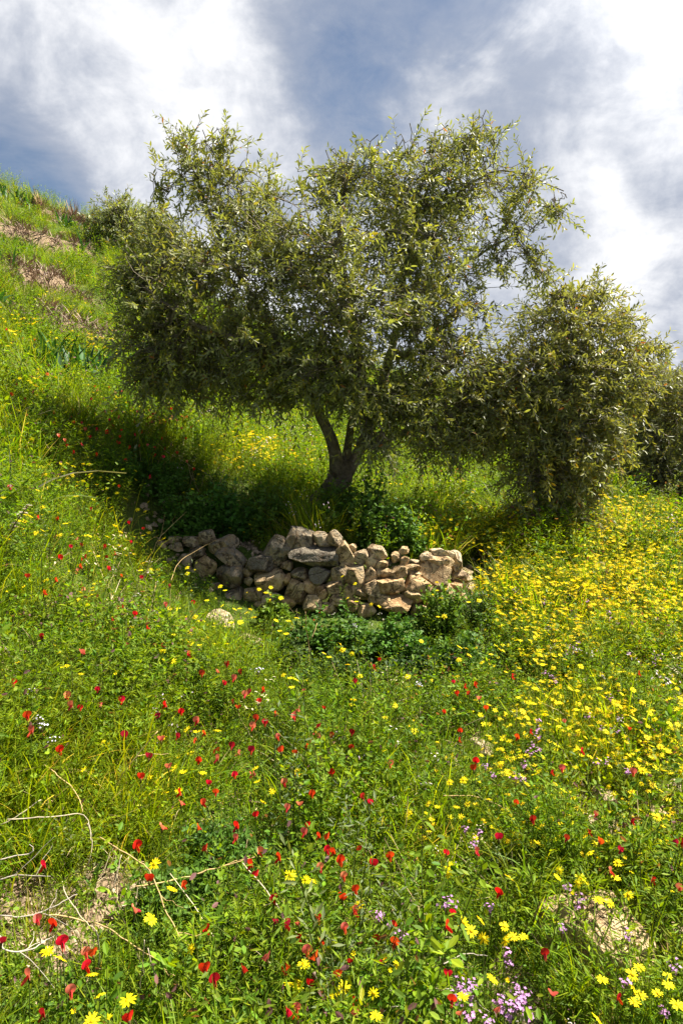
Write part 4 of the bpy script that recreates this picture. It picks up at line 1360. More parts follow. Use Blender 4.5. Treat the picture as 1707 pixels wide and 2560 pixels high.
SQ = [(0.034, 0.110, 0.020), (0.045, 0.130, 0.024), (0.027, 0.085, 0.018)]
GS = 'squill clumps with broad strap leaves on the hillside'
strap_plant(190, 950, 170, 92, 46, 'big clump of broad glossy dark leaves on the bank left of the olive tree', 81, SQ, .075, .28, .42, group=GS)
strap_plant(120, 900, 70, 60, 10, 'outlying tuft of broad leaves at the upper left edge of the big leafy clump', 82, SQ, .06, .3, .4, group=GS)
strap_plant(512, 1062, 62, 68, 13, 'upright leaf clump under the hanging branches left of the trunk', 83, [(0.05, 0.14, 0.03)], .06, .2, .35, group=GS)
strap_plant(600, 1090, 60, 40, 8, 'low leaf clump just right of the upright leaf clump under the branches', 84, [(0.05, 0.12, 0.03)], .06, group=GS)
strap_plant(45, 508, 110, 30, 44, 'leaf clump on the top left corner of the hill against the sky', 85, SQ, .075, .3, .55, group=GS)
strap_plant(185, 572, 90, 26, 34, 'leaf clump on the skyline beside the pale rock ledge', 86, SQ, .075, .3, .55, group=GS)
strap_plant(40, 628, 110, 34, 30, 'leaf clump below the upper brown earth bank', 87, SQ, .07, .3, .6, group=GS)
strap_plant(225, 645, 50, 34, 10, 'small leaf clump at the right end of the upper brown bank', 88, SQ, .07, .3, .6, group=GS)
strap_plant(30, 668, 60, 44, 8, 'thin leaf clump between the two upper brown banks', 89, SQ, .07, .4, group=GS)
strap_plant(1150, 1288, 110, 58, 17, 'leaf clump on the slope between the trunk and the drooping olive tree', 90, SQ, .05, .4, .55, group=GS)
strap_plant(5, 770, 40, 40, 8, 'leaf clump cut by the left edge under the second brown bank', 91, SQ, .07, .5, group=GS)
AS = [(0.20, 0.22, 0.15), (0.26, 0.25, 0.17), (0.13, 0.17, 0.08)]
strap_plant(30, 1262, 120, 135, 14, 'grey withering clump of long narrow leaves at the left edge', 92, AS, .022, .9, .8, name='asphodel_clump')
RS = [(0.075, 0.16, 0.03), (0.09, 0.18, 0.035)]
GR = 'rosettes of broad green leaves in the meadow'
strap_plant(988, 1772, 80, 62, 8, 'rosette of broad pale green leaves in the shade below the wall', 93, RS, .034, .5, .9, name='leaf_rosette', group=GR)
strap_plant(560, 2450, 60, 105, 6, 'upright rosette of broad leaves at the bottom left of the dead stick', 94, [(0.11, 0.19, 0.035)], .030, .3, .5, name='leaf_rosette', group=GR)
strap_plant(225, 2230, 60, 85, 5, 'two broad upright leaves above the bare earth near the lower left corner', 95, RS, .024, .3, .5, name='leaf_rosette', group=GR)
strap_plant(505, 1490, 70, 60, 7, 'arching grass-like leaves touching the lower left wall stones', 96, [(0.06, 0.14, 0.03)], .018, 1.0, .9, name='leaf_rosette', group=GR)
LG = [(0.15, 0.24, 0.03), (0.12, 0.20, 0.025)]
GT = 'tall tufts of bright broad grass in the meadow'
for (u, v, w, h, n, lab) in [(440, 2010, 90, 150, 16, 'bright tuft of broad arching grass left of the middle of the meadow'), (640, 1990, 90, 110, 14, 'bright tuft of broad grass among the red flowers in mid meadow'),
                             (960, 2230, 130, 150, 26, 'long yellow-green grass tuft right of the red flowers near the front'), (1010, 2060, 90, 110, 16, 'yellow-green grass tuft in the middle right of the meadow'),
                             (330, 2160, 60, 130, 10, 'grass tuft with wide blades beside the bent white stalk'), (1230, 2230, 80, 110, 10, 'grass tuft with a few wide blades among the lilac flowers'), (730, 1830, 70, 90, 9, 'short bright grass tuft at the lower edge of the shaded hollow'),
                             (690, 2430, 70, 130, 12, 'grass tuft at the bottom beside the red and yellow flowers'), (260, 2000, 60, 100, 8, 'darker wide grass tuft left of the bent stalks')]:
    strap_plant(u, v, w, h, n, lab, int(u + v), LG, .0095, .8, .5, name='grass_tuft', category='grass tuft', group=GT, mat=M_GRASS)
for (u, v, w, h, n, lab) in [(105, 522, 34, 40, 40, 'dry brown grass tuft on the hilltop left of the bare twiggy plant'), (186, 548, 30, 42, 26, 'dry twiggy plant standing on the skyline above the leaf clump')]:
    rng = np.random.default_rng(int(u))
    p = ground_at(u, v)[0]; k = size_at(p); g = Geo()
    blades(g, n, rng, w * k * .3, h * k * .5, h * k * 1.1, .03, [(0.30, 0.18, 0.10), (0.36, 0.24, 0.15)], .5, .2, 4)
    o = obj('dry_tuft', g.mesh('dry_tuft', [M_STRAW]), None, p)
    tag(o, lab, 'dry tuft', 'dry tufts on the skyline')
# dry grass hanging over the earth banks of the hill
rng = np.random.default_rng(77)
g = Geo()
for (A, B, h, w) in BANKS:
    L = np.linalg.norm(B - A); d = (B - A) / L
    n = int(L * 120)
    t = rng.uniform(0, L, n); s = rng.normal(size=n) * w * 1.7 - w * .8 - (0.25 * np.sin(t * 1.7) + 0.12 * np.sin(t * 4.1))
    X = A[0] + d[0] * t - d[1] * s; Y = A[1] + d[1] * t + d[0] * s
    Z = ground_z(X, Y)
    for i in range(n):
        k0 = len(g.V)
        blades(g, 5, rng, .06, .10, .32, .020, [(0.20, 0.145, 0.105), (0.26, 0.195, 0.14), (0.16, 0.11, 0.08)], .9, .9, 4)
        g.V[k0] = g.V[k0] + np.array([X[i], Y[i], Z[i]])
o = obj('dry_bank_grass', g.mesh('dry_bank_grass', [M_STRAW]))
tag(o, 'brown withered grass along the earth banks of the left hill', 'dry grass', kind='stuff')

# rocks lying in the grass
GRK = 'loose rocks lying in the meadow'
ROCKS = [(1500, 2420, 235, 104, (0.46, 0.36, 0.24), 'largest rock in the meadow, flat-topped and tan, near the bottom right corner'), (1645, 1772, 86, 46, (0.38, 0.30, 0.24), 'flat brownish-pink rock among yellow flowers at the right edge'),
         (1672, 1480, 46, 26, GREY, 'grey rock in the yellow flowers at the right edge, level with the wall foot'), (1197, 1890, 62, 34, PALE_OR_SUNLIT, 'pale rock in the grass right of the shaded hollow'), (1122, 1940, 50, 34, GREY, 'grey rock just below and left of the pale rock'),
         (552, 1584, 66, 50, PALE_OR_SUNLIT, 'pale pinkish rock in the daisies left below the wall'), (618, 1632, 60, 40, PALE_OR_SUNLIT, 'half-buried pale stone below the pinkish rock by the daisies'), (1672, 2004, 52, 34, PALE_OR_SUNLIT, 'sunlit white rock near the right edge above the bare soil'),
         (1500, 2020, 56, 34, PALE_OR_SUNLIT, 'pale stone in the grass left of the sunlit white rock'), (1465, 2070, 46, 30, PALE_OR_SUNLIT, 'small pale stone below its neighbour in the right meadow'), (1640, 2070, 50, 40, TAN, 'tan stone on the bare soil at the right edge'),
         (1588, 1360, 30, 32, (0.40, 0.28, 0.24), 'reddish stone standing in the yellow flowers beneath the right-hand olive tree'), (1245, 1348, 40, 20, GREY, 'dark grey stone in yellow flowers left of the drooping olive branches'), (1310, 1350, 30, 18, GREY, 'small grey stone under the drooping olive branches'),
         (1690, 2410, 60, 60, PALE_OR_SUNLIT, 'pale stone cut by the right edge beside the largest rock'), (1540, 2490, 40, 50, PALE_OR_SUNLIT, 'white upright stone below the largest rock'), (1655, 2110, 70, 30, TAN, 'low tan stone half buried in bare soil at the right edge'), (1495, 1435, 44, 22, PALE_OR_SUNLIT, 'pale flat stone in the middle of the yellow carpet'), (1040, 1190, 46, 26, (0.36, 0.24, 0.18), 'brown rock on the slope behind the right fork of the tree')]
for i, (u, v, w, h, c, lab) in enumerate(ROCKS):
    p = ground_at(u, v)[0]; k = size_at(p)
    sx, sz = w * k * .55, h * k * .62
    o = obj('rock', rock_mesh(2000 + i, (sx, (sx + sz) * .55, sz), c, low=(w < 100)), None, p + np.array([0, 0, sz * .45 + (.03 if w < 100 else 0.03)]), (random.uniform(-.2, .2), random.uniform(-.2, .2), random.uniform(0, 6)))
    EXCL.append((p[0], p[1] - sx * .5, sx * (.45 if w > 100 else 1.15))); EXCL.append((p[0], p[1], sx * (.8 if w > 100 else 1.1)))
    o['lichen'] = .25
    tag(o, lab, 'rock', GRK)
LEDGES = [(145, 532, 60, 16, 'pale rock ledge on the skyline of the left hill'), (215, 558, 44, 16, 'rock ledge farther down the skyline next to the distant olive tree'), (170, 595, 60, 14, 'rock ledge under the skyline leaf clump'), (6, 478, 20, 14, 'rock at the very top left of the hill')]
for i, (u, v, w, h, lab) in enumerate(LEDGES):
    p = ground_at(u, v)[0]; k = size_at(p)
    o = obj('rock_ledge', rock_mesh(2100 + i, (w * k * .55, w * k * .35, h * k * .8), (0.42, 0.31, 0.21), low=True), None, p, (0, R(16), .2))
    o['lichen'] = .2
    tag(o, lab, 'rock ledge', 'rock ledges on the hill')


# ------------------------------------------------------------------ flowers one can count
def crop(o, k, pts):
    return [(o[0] + k * a, o[1] + k * b) for a, b in pts]


def dedupe(L, d=13):
    out = []
    for p in L:
        if all((p[0] - q[0]) ** 2 + (p[1] - q[1]) ** 2 > d * d for q in out): out.append(p)
    return out


A3, B3, P5 = .3189, .3827, .2934
RED = crop((0, 1600), A3, [(113,348),(958,485),(1307,522),(1238,617),(1420,575),(1550,650),(255,735),(267,772),(985,765),(1398,770),(470,880),(1265,795),(1323,1010),(1105,1095),(1422,1215),(1420,1300),(1272,1490),(1548,1490),(570,530),(632,545),(768,400),(213,610),(645,115),(525,455),(1167,935),(1190,960),(790,525)])
RED += crop((0, 2060), A3, [(1070,190),(355,350),(1172,455),(1433,490),(290,765),(430,800),(490,950),(675,1030),(735,1040),(675,1135),(230,1220),(560,1330),(350,1510),(1015,1555),(1057,700),(10,945)])
RED += crop((500, 2060), A3, [(293,38),(285,130),(50,215),(460,235),(410,335),(625,290),(440,420),(570,600),(820,85),(935,110),(1000,125),(848,25),(990,220),(1050,230),(1250,218),(1095,300),(940,355),(1485,265),(1360,335),(1125,425),(1215,530),(1115,600),(1200,705),(775,800),(670,820),(920,750),(40,840),(1520,800),(1130,830),(770,910),(960,945),(1380,920),(1530,950),(840,1020),(910,1070),(1180,1095),(527,1075),(665,1160),(1085,1205),(335,1170),(40,1170),(110,1240),(860,1280),(970,1340),(1190,1410),(760,1460),(680,1510),(730,1550),(1430,1110),(580,790),(1225,1505)])
RED += crop((400, 1600), B3, [(437,168),(373,215),(275,232),(523,218),(487,262),(416,298),(585,345),(587,315),(556,367),(684,338),(647,413),(480,415),(510,455),(137,480),(43,435),(248,543),(608,577),(688,552),(630,522),(763,490),(873,515),(1037,578),(1125,630),(767,645),(120,640),(471,703),(598,733),(793,737),(295,620),(258,795),(380,790),(485,890),(57,845),(318,950),(367,1003),(140,1012),(138,1083),(279,1078),(810,945),(1118,880),(1135,905),(912,1088),(834,1108),(990,1015),(1320,1037),(1370,1075),(628,1160),(1255,615),(1253,715),(1503,822),(1435,138),(1392,192),(1273,280),(1338,498),(1072,455),(940,350),(880,750),(955,700)])
RED += crop((1107, 1300), B3, [(67,1065),(138,1100),(172,1145),(205,1085),(237,1178),(90,1140),(12,1262),(280,1237),(447,1033),(790,1325),(112,1385),(100,1447),(565,1392),(490,1430),(900,1520),(1213,1375),(1272,1010)])
RED += crop((1107, 1900), B3, [(215,15),(200,70),(705,90),(775,67),(480,285),(580,400),(365,525),(210,610),(235,632),(23,620),(1230,410),(950,483),(808,523),(1160,600),(1515,550),(1558,552),(1088,740),(1362,795),(1548,850),(65,1005),(18,1105),(662,1280),(30,1420),(60,1580),(110,1675),(715,1550),(1140,1570),(360,1655),(370,880),(1020,550),(1000,365),(1240,92)])
RED += crop((0, 1100), A3, [(83,383),(720,548),(932,372),(767,122),(585,105),(648,835),(472,937),(677,925),(640,950),(647,1005),(912,900),(845,938),(852,1022),(960,1075),(1112,1090),(1010,655),(1035,808),(557,848),(827,845),(220,1083),(455,1110),(345,1215),(1335,1150),(1300,1300),(338,1555),(1065,1375),(1150,1485),(1290,1630),(1475,1695),(1515,1285),(455,625),(310,620),(1125,705),(1220,128),(1280,143),(985,165),(1185,297),(1100,50),(1160,48),(1300,75),(1210,70),(1390,110),(1465,175),(1525,235),(510,12),(530,55),(640,42)])
RED += crop((0, 440), .4464, [(535,1185),(612,1190),(680,1215),(515,1255),(540,1265),(150,1345),(308,1330),(305,1390),(415,1385),(590,1325),(615,1370),(670,1355),(770,1325),(750,1380),(480,1425),(545,1425),(685,1430),(600,1435),(755,1455),(800,1440),(500,1470),(330,1460),(365,1490),(675,1465),(730,1525),(785,1515),(830,1360),(925,1385),(930,1530),(870,1500),(1020,1420),(1040,1475),(910,1475),(190,1215),(70,1230),(145,1255),(135,915),(38,865),(195,920)])
RED = dedupe(RED)
YELLOW = crop((0, 2060), A3, [(1215,312),(1348,510),(785,1340),(575,1470),(725,1540),(850,1530),(1005,1385),(725,1180),(1500,980),(375,1000),(470,1050),(1182,742)])
YELLOW += crop((500, 2060), A3, [(710,400),(715,450),(830,435),(880,455),(820,1100),(1130,1280),(1085,1325),(695,1255),(770,1258),(1130,865),(1210,1020),(1360,1325),(1380,1505),(1485,1150),(1540,1105),(1445,1065),(1250,635),(1195,645),(1030,1355)])
YELLOW += crop((1107, 1900), B3, [(135,130),(45,145),(590,175),(785,200),(830,215),(860,210),(840,238),(1080,175),(1115,228),(1165,255),(1300,335),(1395,370),(1305,70),(1390,50),(1370,165),(1345,205),(1410,195),(1550,75),(470,290),(960,605),(1010,645),(1190,645),(1140,670),(760,720),(745,765),(900,770),(880,805),(940,810),(1130,770),(430,765),(40,690),(35,745),(130,1060),(245,1045),(400,1085),(390,1110),(185,1115),(1015,915),(1090,935),(845,870),(1210,880),(265,1165),(270,1190),(290,1160),(460,1155),(525,1155),(410,1180),(1280,1355),(1235,1400),(1465,1410),(1040,1435),(415,1440),(320,1430),(130,1545),(1530,1600),(1400,1525),(1470,1470),(1005,1690),(1290,1540),(1250,1580),(1300,150),(1240,1490)])
YELLOW += crop((0, 1100), A3, [(1118,967),(1105,1022),(1193,1012),(1240,1018),(1245,1065),(1280,1115),(1220,1150),(1185,1160),(720,1215),(610,1255),(650,1260),(685,1290),(545,1030),(335,525),(515,655),(360,270),(465,290),(30,450),(585,150),(580,205),(655,185),(690,140),(705,190),(1340,1320),(1400,1325),(1460,1390),(1530,1385),(1285,1725),(1355,1730),(1275,1655),(1370,1525),(470,1665),(440,1615),(510,1775),(640,1835),(910,1835),(750,1865),(60,1190),(1470,1000),(1525,1020),(1470,1045),(1025,1465),(685,385),(600,440),(735,465),(850,455),(830,385),(920,415),(955,420),(985,460),(1010,330),(985,350),(1165,485),(1180,515),(1080,545),(1140,560),(1440,410),(1475,430),(1510,385),(875,530),(300,395),(370,375)])
YELLOW += crop((340, 1250), P5, [(430,570),(440,630),(500,605),(530,595),(470,775),(720,735),(760,770),(605,855),(685,840),(700,880),(735,900),(410,1000),(500,995),(545,1030),(840,930),(885,925),(940,960),(975,930),(1005,1000),(1050,760),(1150,745),(1110,790),(1150,810),(1235,835),(1140,855),(1165,885),(1370,1005),(1195,1025),(1300,1030),(1225,1115),(1280,1140),(810,1045),(890,1040),(610,1175),(840,1135),(1105,830),(945,790)])
YELLOW += crop((760, 1250), P5, [(325,650),(435,712),(370,835),(385,860),(445,865),(570,890),(640,905),(1075,730),(1130,700),(1130,770),(1110,760),(1090,810),(1170,835),(1205,760),(1220,800),(1400,870),(1490,855),(1530,850),(1195,990),(1140,995)])
YELLOW += crop((500, 1450), B3, [(917,420),(930,455),(992,480),(810,478),(845,503),(965,552),(545,620),(590,640),(625,650),(600,700),(697,660),(1045,627),(1010,607),(1000,780),(988,815),(1270,815),(1290,835),(1355,630),(1445,400),(1395,922),(1365,955),(1400,985)])
YELLOW += crop((1107, 1300), B3, [(108,830),(150,838),(172,882),(220,838),(313,878),(355,895),(300,915),(255,930),(105,912),(480,785),(520,850),(600,768),(650,775),(680,770),(630,880),(650,900),(600,915),(690,870),(650,945),(720,965),(815,960),(900,955),(370,845),(940,775),(830,1100),(875,1115),(830,1130),(600,1100),(1020,1100),(1140,1080),(1165,1135),(1240,1110),(1060,1135),(490,1160),(540,1165),(590,1200),(620,1170),(755,1195),(815,1185),(880,1200),(940,1228),(870,1240),(520,1250),(550,1290),(400,1280),(450,1285),(665,1270),(735,1310),(760,1350),(1155,1215),(1230,1220),(1300,1190),(1250,1300),(1190,1275),(1065,1380),(1100,1400),(740,1468),(1350,1260),(1380,1300),(1480,1330),(1530,1335),(1430,1080),(1500,1060),(1420,1480),(1330,1420),(195,1255),(1170,1495),(650,1545)])
YELLOW = dedupe(YELLOW)
YELLOW.sort(key=lambda p: -p[1])
LILAC = crop((1107, 1900), B3, [(540,35),(475,105),(515,120),(325,95),(340,65),(280,38),(150,450),(240,475),(210,540),(60,925),(15,930),(310,960),(815,825),(890,960),(910,910),(775,1090),(1205,1140),(420,1260),(415,1325),(100,1450),(145,1500),(210,1470),(180,1510),(470,1490),(490,1545),(545,1530),(370,1560),(460,1600),(285,1695),(310,1680),(260,1700),(570,1675),(440,1650),(185,1665),(1430,1630),(1525,1350),(1180,1450),(1200,70),(1010,12),(1070,8),(65,1535),(390,1590)])
LILAC += crop((1107, 1300), B3, [(665,540),(470,460),(877,795),(825,830),(870,845),(808,870),(690,715),(1215,870),(1390,900),(1380,935),(670,1000),(700,1020),(720,1050),(640,985),(1090,640),(1130,670),(615,1310),(625,1365),(610,1410),(575,1465),(565,1520),(620,1495),(960,1285),(1035,1365),(1120,1375),(1155,1300),(1095,1165),(1225,515),(1430,580),(940,530),(1075,600)])
LILAC += crop((500, 2060), A3, [(1395,700),(1415,670),(1420,755),(1480,790),(1550,890)])
LILAC = dedupe(LILAC)
WHITE = crop((0, 1600), A3, [(235,400), (330,665), (410,770), (300,605)]) + crop((500, 1450), B3, [(1425, 675), (1010, 295), (380, 585)]) + crop((1107, 1300), B3, [(1045, 1010), (1150, 1300)])

HEAD_H = 0.26


def stem_geo(h, rng, r=.0011, col=(0.10, 0.16, 0.03)):
    g = Geo()
    P = np.array([[0, 0, -.15], [rng.normal() * .008, rng.normal() * .008, h * .35], [rng.normal() * .006, rng.normal() * .006, h * .7], [0, 0, h]])
    tubes(g, P[None], np.array([[r * 1.3, r * 1.15, r, r]]), 4, col)
    return g


def disc(nr=3, na=12):
    """unit disc of rings, for petals"""
    a = np.arange(na) * 6.283 / na
    V = [[0, 0, 0]]
    for i in range(1, nr + 1):
        for t in a: V.append([math.cos(t) * i / nr, math.sin(t) * i / nr, 0])
    V = np.array(V, float)
    T = [(0, 1 + j, 1 + (j + 1) % na) for j in range(na)]
    Q = [(1 + (i - 1) * na + j, 1 + i * na + j, 1 + i * na + (j + 1) % na, 1 + (i - 1) * na + (j + 1) % na) for i in range(1, nr) for j in range(na)]
    return V, np.array(Q), np.array(T)


def red_geo(kind, var):
    """winged pea flower: a broad upright standard petal over two dark folded wings"""
    rng = np.random.default_rng(4000 + kind * 10 + var)
    col = [(0.80, 0.032, 0.012), (0.50, 0.014, 0.014), (0.78, 0.20, 0.12)][kind]
    V, Q, T = disc()
    S = V.copy()
    fold = rng.uniform(.15, .75)
    S[:, 2] = np.abs(S[:, 0]) * fold - 0.28 * S[:, 1] ** 2 * rng.uniform(.2, 1)
    notch = 1 - 0.16 * np.exp(-(V[:, 0] / .22) ** 2) * np.clip(V[:, 1], 0, 1)
    S[:, 1] *= notch
    S[:, 0] *= np.interp(V[:, 1], [-1, -.2, .4, 1], [.35, .85, 1.02, 1.0])
    rp = 0.0132
    S = S * rp + np.array([0, rp * .85, 0])
    tilt = R(rng.uniform(-25, 25))
    # stands upright: petal plane faces -Y (after yaw), leaning back
    ca, sa = math.cos(tilt), math.sin(tilt)
    P = np.stack([S[:, 0], -S[:, 2] * ca + S[:, 1] * sa * .6, S[:, 1] * ca + S[:, 2] * sa], -1)
    vein = 1 - 0.25 * np.exp(-(V[:, 0] / .18) ** 2)
    gs = Geo().add(P, Q, T, np.asarray(col)[None] * vein[:, None])
    gw = Geo()
    wc = np.asarray(col) * np.array([.72, .7, .8]) if kind < 2 else np.array((0.66, 0.05, 0.04))
    for sgn in (-1, 1):
        Wd = V.copy()
        Wd[:, 2] = 0.5 * (1 - (V[:, 0] ** 2 + V[:, 1] ** 2)) * .7
        Wd = Wd * np.array([.0072, .0105, .006])
        X = np.stack([sgn * (Wd[:, 2] + .0012), -.008 + Wd[:, 1] * -.75 + Wd[:, 0] * .3, .003 + Wd[:, 0] * .8 + Wd[:, 1] * -.45], -1)
        gw.add(X, Q, T, wc)
    gc = Geo()
    tubes(gc, np.array([[[0, .002, -.010], [0, .001, -.003], [0, 0, .004]]]), np.array([[.0016, .0034, .0030]]), 6, (0.13, 0.12, 0.035), cap=True)
    return gs, gw, gc


def merge(gs, mats_of):
    g = Geo()
    for q, m in zip(gs, mats_of):
        for V, C in zip(q.V, q.C):
            pass
        V = np.concatenate(q.V); C = np.concatenate(q.C)
        g.add(V, np.concatenate(q.Q) if q.Q else None, np.concatenate(q.T) if q.T else None, C, m)
    return g


def shift(g, d):
    g.V = [v + np.asarray(d) for v in g.V]
    return g


RED_PARTS, RED_WHOLE = {}, {}
for kd in range(3):
    for vr in range(4):
        rng = np.random.default_rng(50 + kd * 4 + vr)
        a, b, c = red_geo(kd, vr)
        up = (0, 0, HEAD_H)
        for q in (a, b, c): shift(q, up)
        st = stem_geo(HEAD_H, rng)
        blades(st, 4, rng, .004, .03, .06, .009, G2, 1.0, .5, 4)
        RED_PARTS[kd, vr] = [('standard_petal', a.mesh('standard_petal', [M_PETAL])), ('wing_petals', b.mesh('wing_petals', [M_PETAL])), ('calyx', c.mesh('calyx', [M_HERB])), ('stem', st.mesh('stem', [M_HERB]))]
        RED_WHOLE[kd, vr] = merge([a, b, c, st], [0, 0, 1, 1]).mesh('red_flower', [M_PETAL, M_HERB])
YEL_PARTS, YEL_WHOLE = {}, {}
for kd in range(2):          # open daisies, and buds or half-closed drooping heads
    for vr in range(5):
        rng = np.random.default_rng(150 + kd * 5 + vr)
        h = Geo(); dct = Geo()
        size = [0.036, 0.021][kd]
        d = norm(np.array([rng.normal() * .4, rng.normal() * .4 - .35, 1.0]))
        daisy_head(h, np.array([[0, 0, HEAD_H]]), d[None], size, rng, petals=[12, 10][kd], mat=0)
        dV, dC, dQ, dT = h.V.pop(), h.C.pop(), h.Q.pop(), h.T.pop(); h.mq.pop(); h.mt.pop()
        off = len(h.V[0]); dct.add(dV, dQ - off, dT - off, dC)
        if kd == 1:      # petals raised into a cup
            c0 = np.array([0, 0, HEAD_H]); X = h.V[0] - c0
            al = X @ d; rad = X - al[:, None] * d
            h.V[0] = c0 + rad * .62 + d * (al + np.linalg.norm(rad, axis=1) * .75)[:, None]
        st = stem_geo(HEAD_H, rng, .0013)
        stems_with_leaves(st, 2, rng, .008, .10, .16, 20, .020, DIA_V, DIA_Q, G2, .5, wide=.7)
        YEL_PARTS[kd, vr] = [('ray_petals', h.mesh('ray_petals', [M_PETAL])), ('disc', dct.mesh('disc', [M_PETAL])), ('stem', st.mesh('stem', [M_HERB], smooth=False))]
        YEL_WHOLE[kd, vr] = merge([h, dct, st], [0, 0, 1]).mesh('yellow_daisy', [M_PETAL, M_HERB], smooth=False)
LIL_PARTS, LIL_WHOLE = {}, {}
for kd, colr in enumerate([(0.50, 0.26, 0.52), (0.66, 0.62, 0.74)]):
    for vr in range(3):
        rng = np.random.default_rng(250 + kd * 3 + vr)
        fl = Geo()
        n = 11
        P = rng.normal(size=(n, 3)) * np.array([.013, .013, .011]) + np.array([0, 0, HEAD_H])
        for p in P:
            d = norm(p - np.array([0, 0, HEAD_H - .03]) + rng.normal(size=3) * .01)
            ex = norm(np.cross(d, [.2, .9, .3])); ey = np.cross(d, ex)
            out = np.array([ex, ey, -ex, -ey])
            scatter(fl, OVAL_V * np.array([1.7, 1, 1]), LEAF_Q, None, np.tile(p, (4, 1)), frames(out + d * .15, np.tile(d, (4, 1))), np.full(4, .0062), np.asarray(colr) * rng.uniform(.8, 1.2))
        st = stem_geo(HEAD_H - .006, rng, .0011, (0.13, 0.13, 0.06))
        q = np.tile(np.array([0, 0, HEAD_H - .045]), (n, 1))
        tubes(st, np.stack([q, (q + P) / 2, P], 1), np.full((n, 3), .0005), 3, (0.16, 0.12, 0.10))
        LIL_PARTS[kd, vr] = [('florets', fl.mesh('florets', [M_PETAL], smooth=False)), ('stem', st.mesh('stem', [M_HERB]))]
        LIL_WHOLE[kd, vr] = merge([fl, st], [0, 1]).mesh('lilac_flower', [M_PETAL, M_HERB], smooth=False)


def zone(u, v):
    if v < 1330:
        if u < 560: return 'on dark bank left of trunk' if v > 1020 or u > 280 else 'around the glossy leaf clump'
        return 'on terrace by olive trunk'
    if 560 <= u < 1110 and v < 1545: return 'against the wall stones'
    if u < 560 and v < 1560: return 'in grass left of wall'
    if 680 <= u < 1110 and v < 1790: return 'in hollow below the wall'
    if u >= 1110 and v < 1480: return 'in yellow carpet by wall end'
    if u >= 1110 and v < 1620: return 'right of wall corner bush'
    if u >= 1330 and v < 1860: return 'near flat pinkish rock'
    if u >= 1110 and v < 1760: return 'above pale rock right of hollow'
    if u < 330: return 'by dry stalks at left edge' if v < 2150 else 'by bare earth bottom left corner'
    if u < 690: return 'in grass left of middle' if v < 2060 else 'along long pale front stalk'
    if u < 1010: return 'just under the shaded hollow' if v < 2060 else ('around yellow-green grass tuft' if v < 2330 else 'beside dead stick at bottom')
    if u < 1330: return 'among right-hand pale rocks' if v < 2150 else 'among lilac flowers bottom right'
    return 'near sunlit white rock' if v < 2110 else ('above the largest rock' if v < 2300 else 'around and below largest rock')


FLOWERS = []
ORD = ['leftmost', 'second from left', 'third from left', 'fourth from left', 'fifth from left', 'sixth from left', 'seventh from left', 'eighth from left']


def label_flowers():
    cells = {}
    for o, phrase, u, v in FLOWERS:
        cells.setdefault((phrase, zone(u, v)), []).append((u, v, o))
    for (phrase, zn), L in cells.items():
        if len(L) == 1:
            L[0][2]['label'] = phrase + ' ' + zn
            continue
        nr = -(-len(L) // 7)
        L.sort(key=lambda t: t[1])
        rows = np.array_split(np.arange(len(L)), nr)
        names = {1: [''], 2: ['upper', 'lower'], 3: ['top', 'middle', 'bottom'], 4: ['top', 'second', 'third', 'bottom']}.get(nr, ['top'] + ['second', 'third', 'fourth', 'fifth', 'sixth'][:nr - 2] + ['bottom'])
        for rn, idx in zip(names, rows):
            row = sorted([L[q] for q in idx], key=lambda t: t[0])
            for q, (u, v, o) in enumerate(row):
                o['label'] = (ORD[q] + (' in ' + rn + ' row' if rn else '') + ', ' + phrase + ' ' + zn)


def plant_flowers(pts, parts, whole, pick, name, words, cat, group, hs, scale, tilt=.12, seed=0, near=3.1):
    rng = np.random.default_rng(seed)
    pts = np.array(pts)
    sc = rng.uniform(*scale, len(pts))
    hh = hs * rng.uniform(.85, 1.15, len(pts))
    base = ground_at(pts[:, 0], pts[:, 1], hh)
    for i, (u, v) in enumerate(pts):
        key = pick(rng, u, v)
        p = base[i].copy()
        rot = (0, 0, rng.uniform(-1.1, 1.1) + (math.pi if rng.random() < .25 else 0))
        if np.linalg.norm(p) < near:
            r = bpy.data.objects.new(name, None); COL.objects.link(r)
            r.location = tuple(p - np.array([0, 0, HEAD_H * sc[i] - hh[i]])); r.rotation_euler = rot; r.scale = (sc[i],) * 3
            for nm, me in parts[key]:
                c = bpy.data.objects.new(nm, me); COL.objects.link(c); c.parent = r
        else:
            r = obj(name, whole[key], None, p - np.array([0, 0, HEAD_H * sc[i] - hh[i]]), rot, (sc[i],) * 3)
        FLOWERS.append((r, words[key[0]], u, v))
        tag(r, None, cat, group)


plant_flowers(RED, RED_PARTS, RED_WHOLE, lambda g, u, v: (int(g.choice(3, p=[.56, .22, .22])), int(g.integers(4))), 'red_flower',
              ['bright red pea flower', 'deep crimson pea flower', 'faded salmon-pink pea flower'], 'red flower', 'red winged pea flowers in the meadow', 0.26, (0.74, 1.05), seed=61)
plant_flowers(YELLOW[:300], YEL_PARTS, YEL_WHOLE, lambda g, u, v: (int(g.random() < .22), int(g.integers(5))), 'yellow_daisy',
              ['open yellow daisy flower', 'half-closed yellow daisy bud'], 'yellow daisy', 'yellow daisies in the meadow', 0.27, (0.66, 0.95), seed=62)
plant_flowers(LILAC, LIL_PARTS, LIL_WHOLE, lambda g, u, v: (0, int(g.integers(3))), 'lilac_flower',
              ['small lilac flower cluster', ''], 'lilac flower', 'lilac flowers in the right of the meadow', 0.22, (0.6, 0.88), seed=63)
plant_flowers(WHITE, LIL_PARTS, LIL_WHOLE, lambda g, u, v: (1, int(g.integers(3))), 'white_flower',
              ['', 'whitish flower cluster'], 'white flower', 'whitish flowers in the meadow', 0.25, (0.5, 0.72), seed=64)

label_flowers()

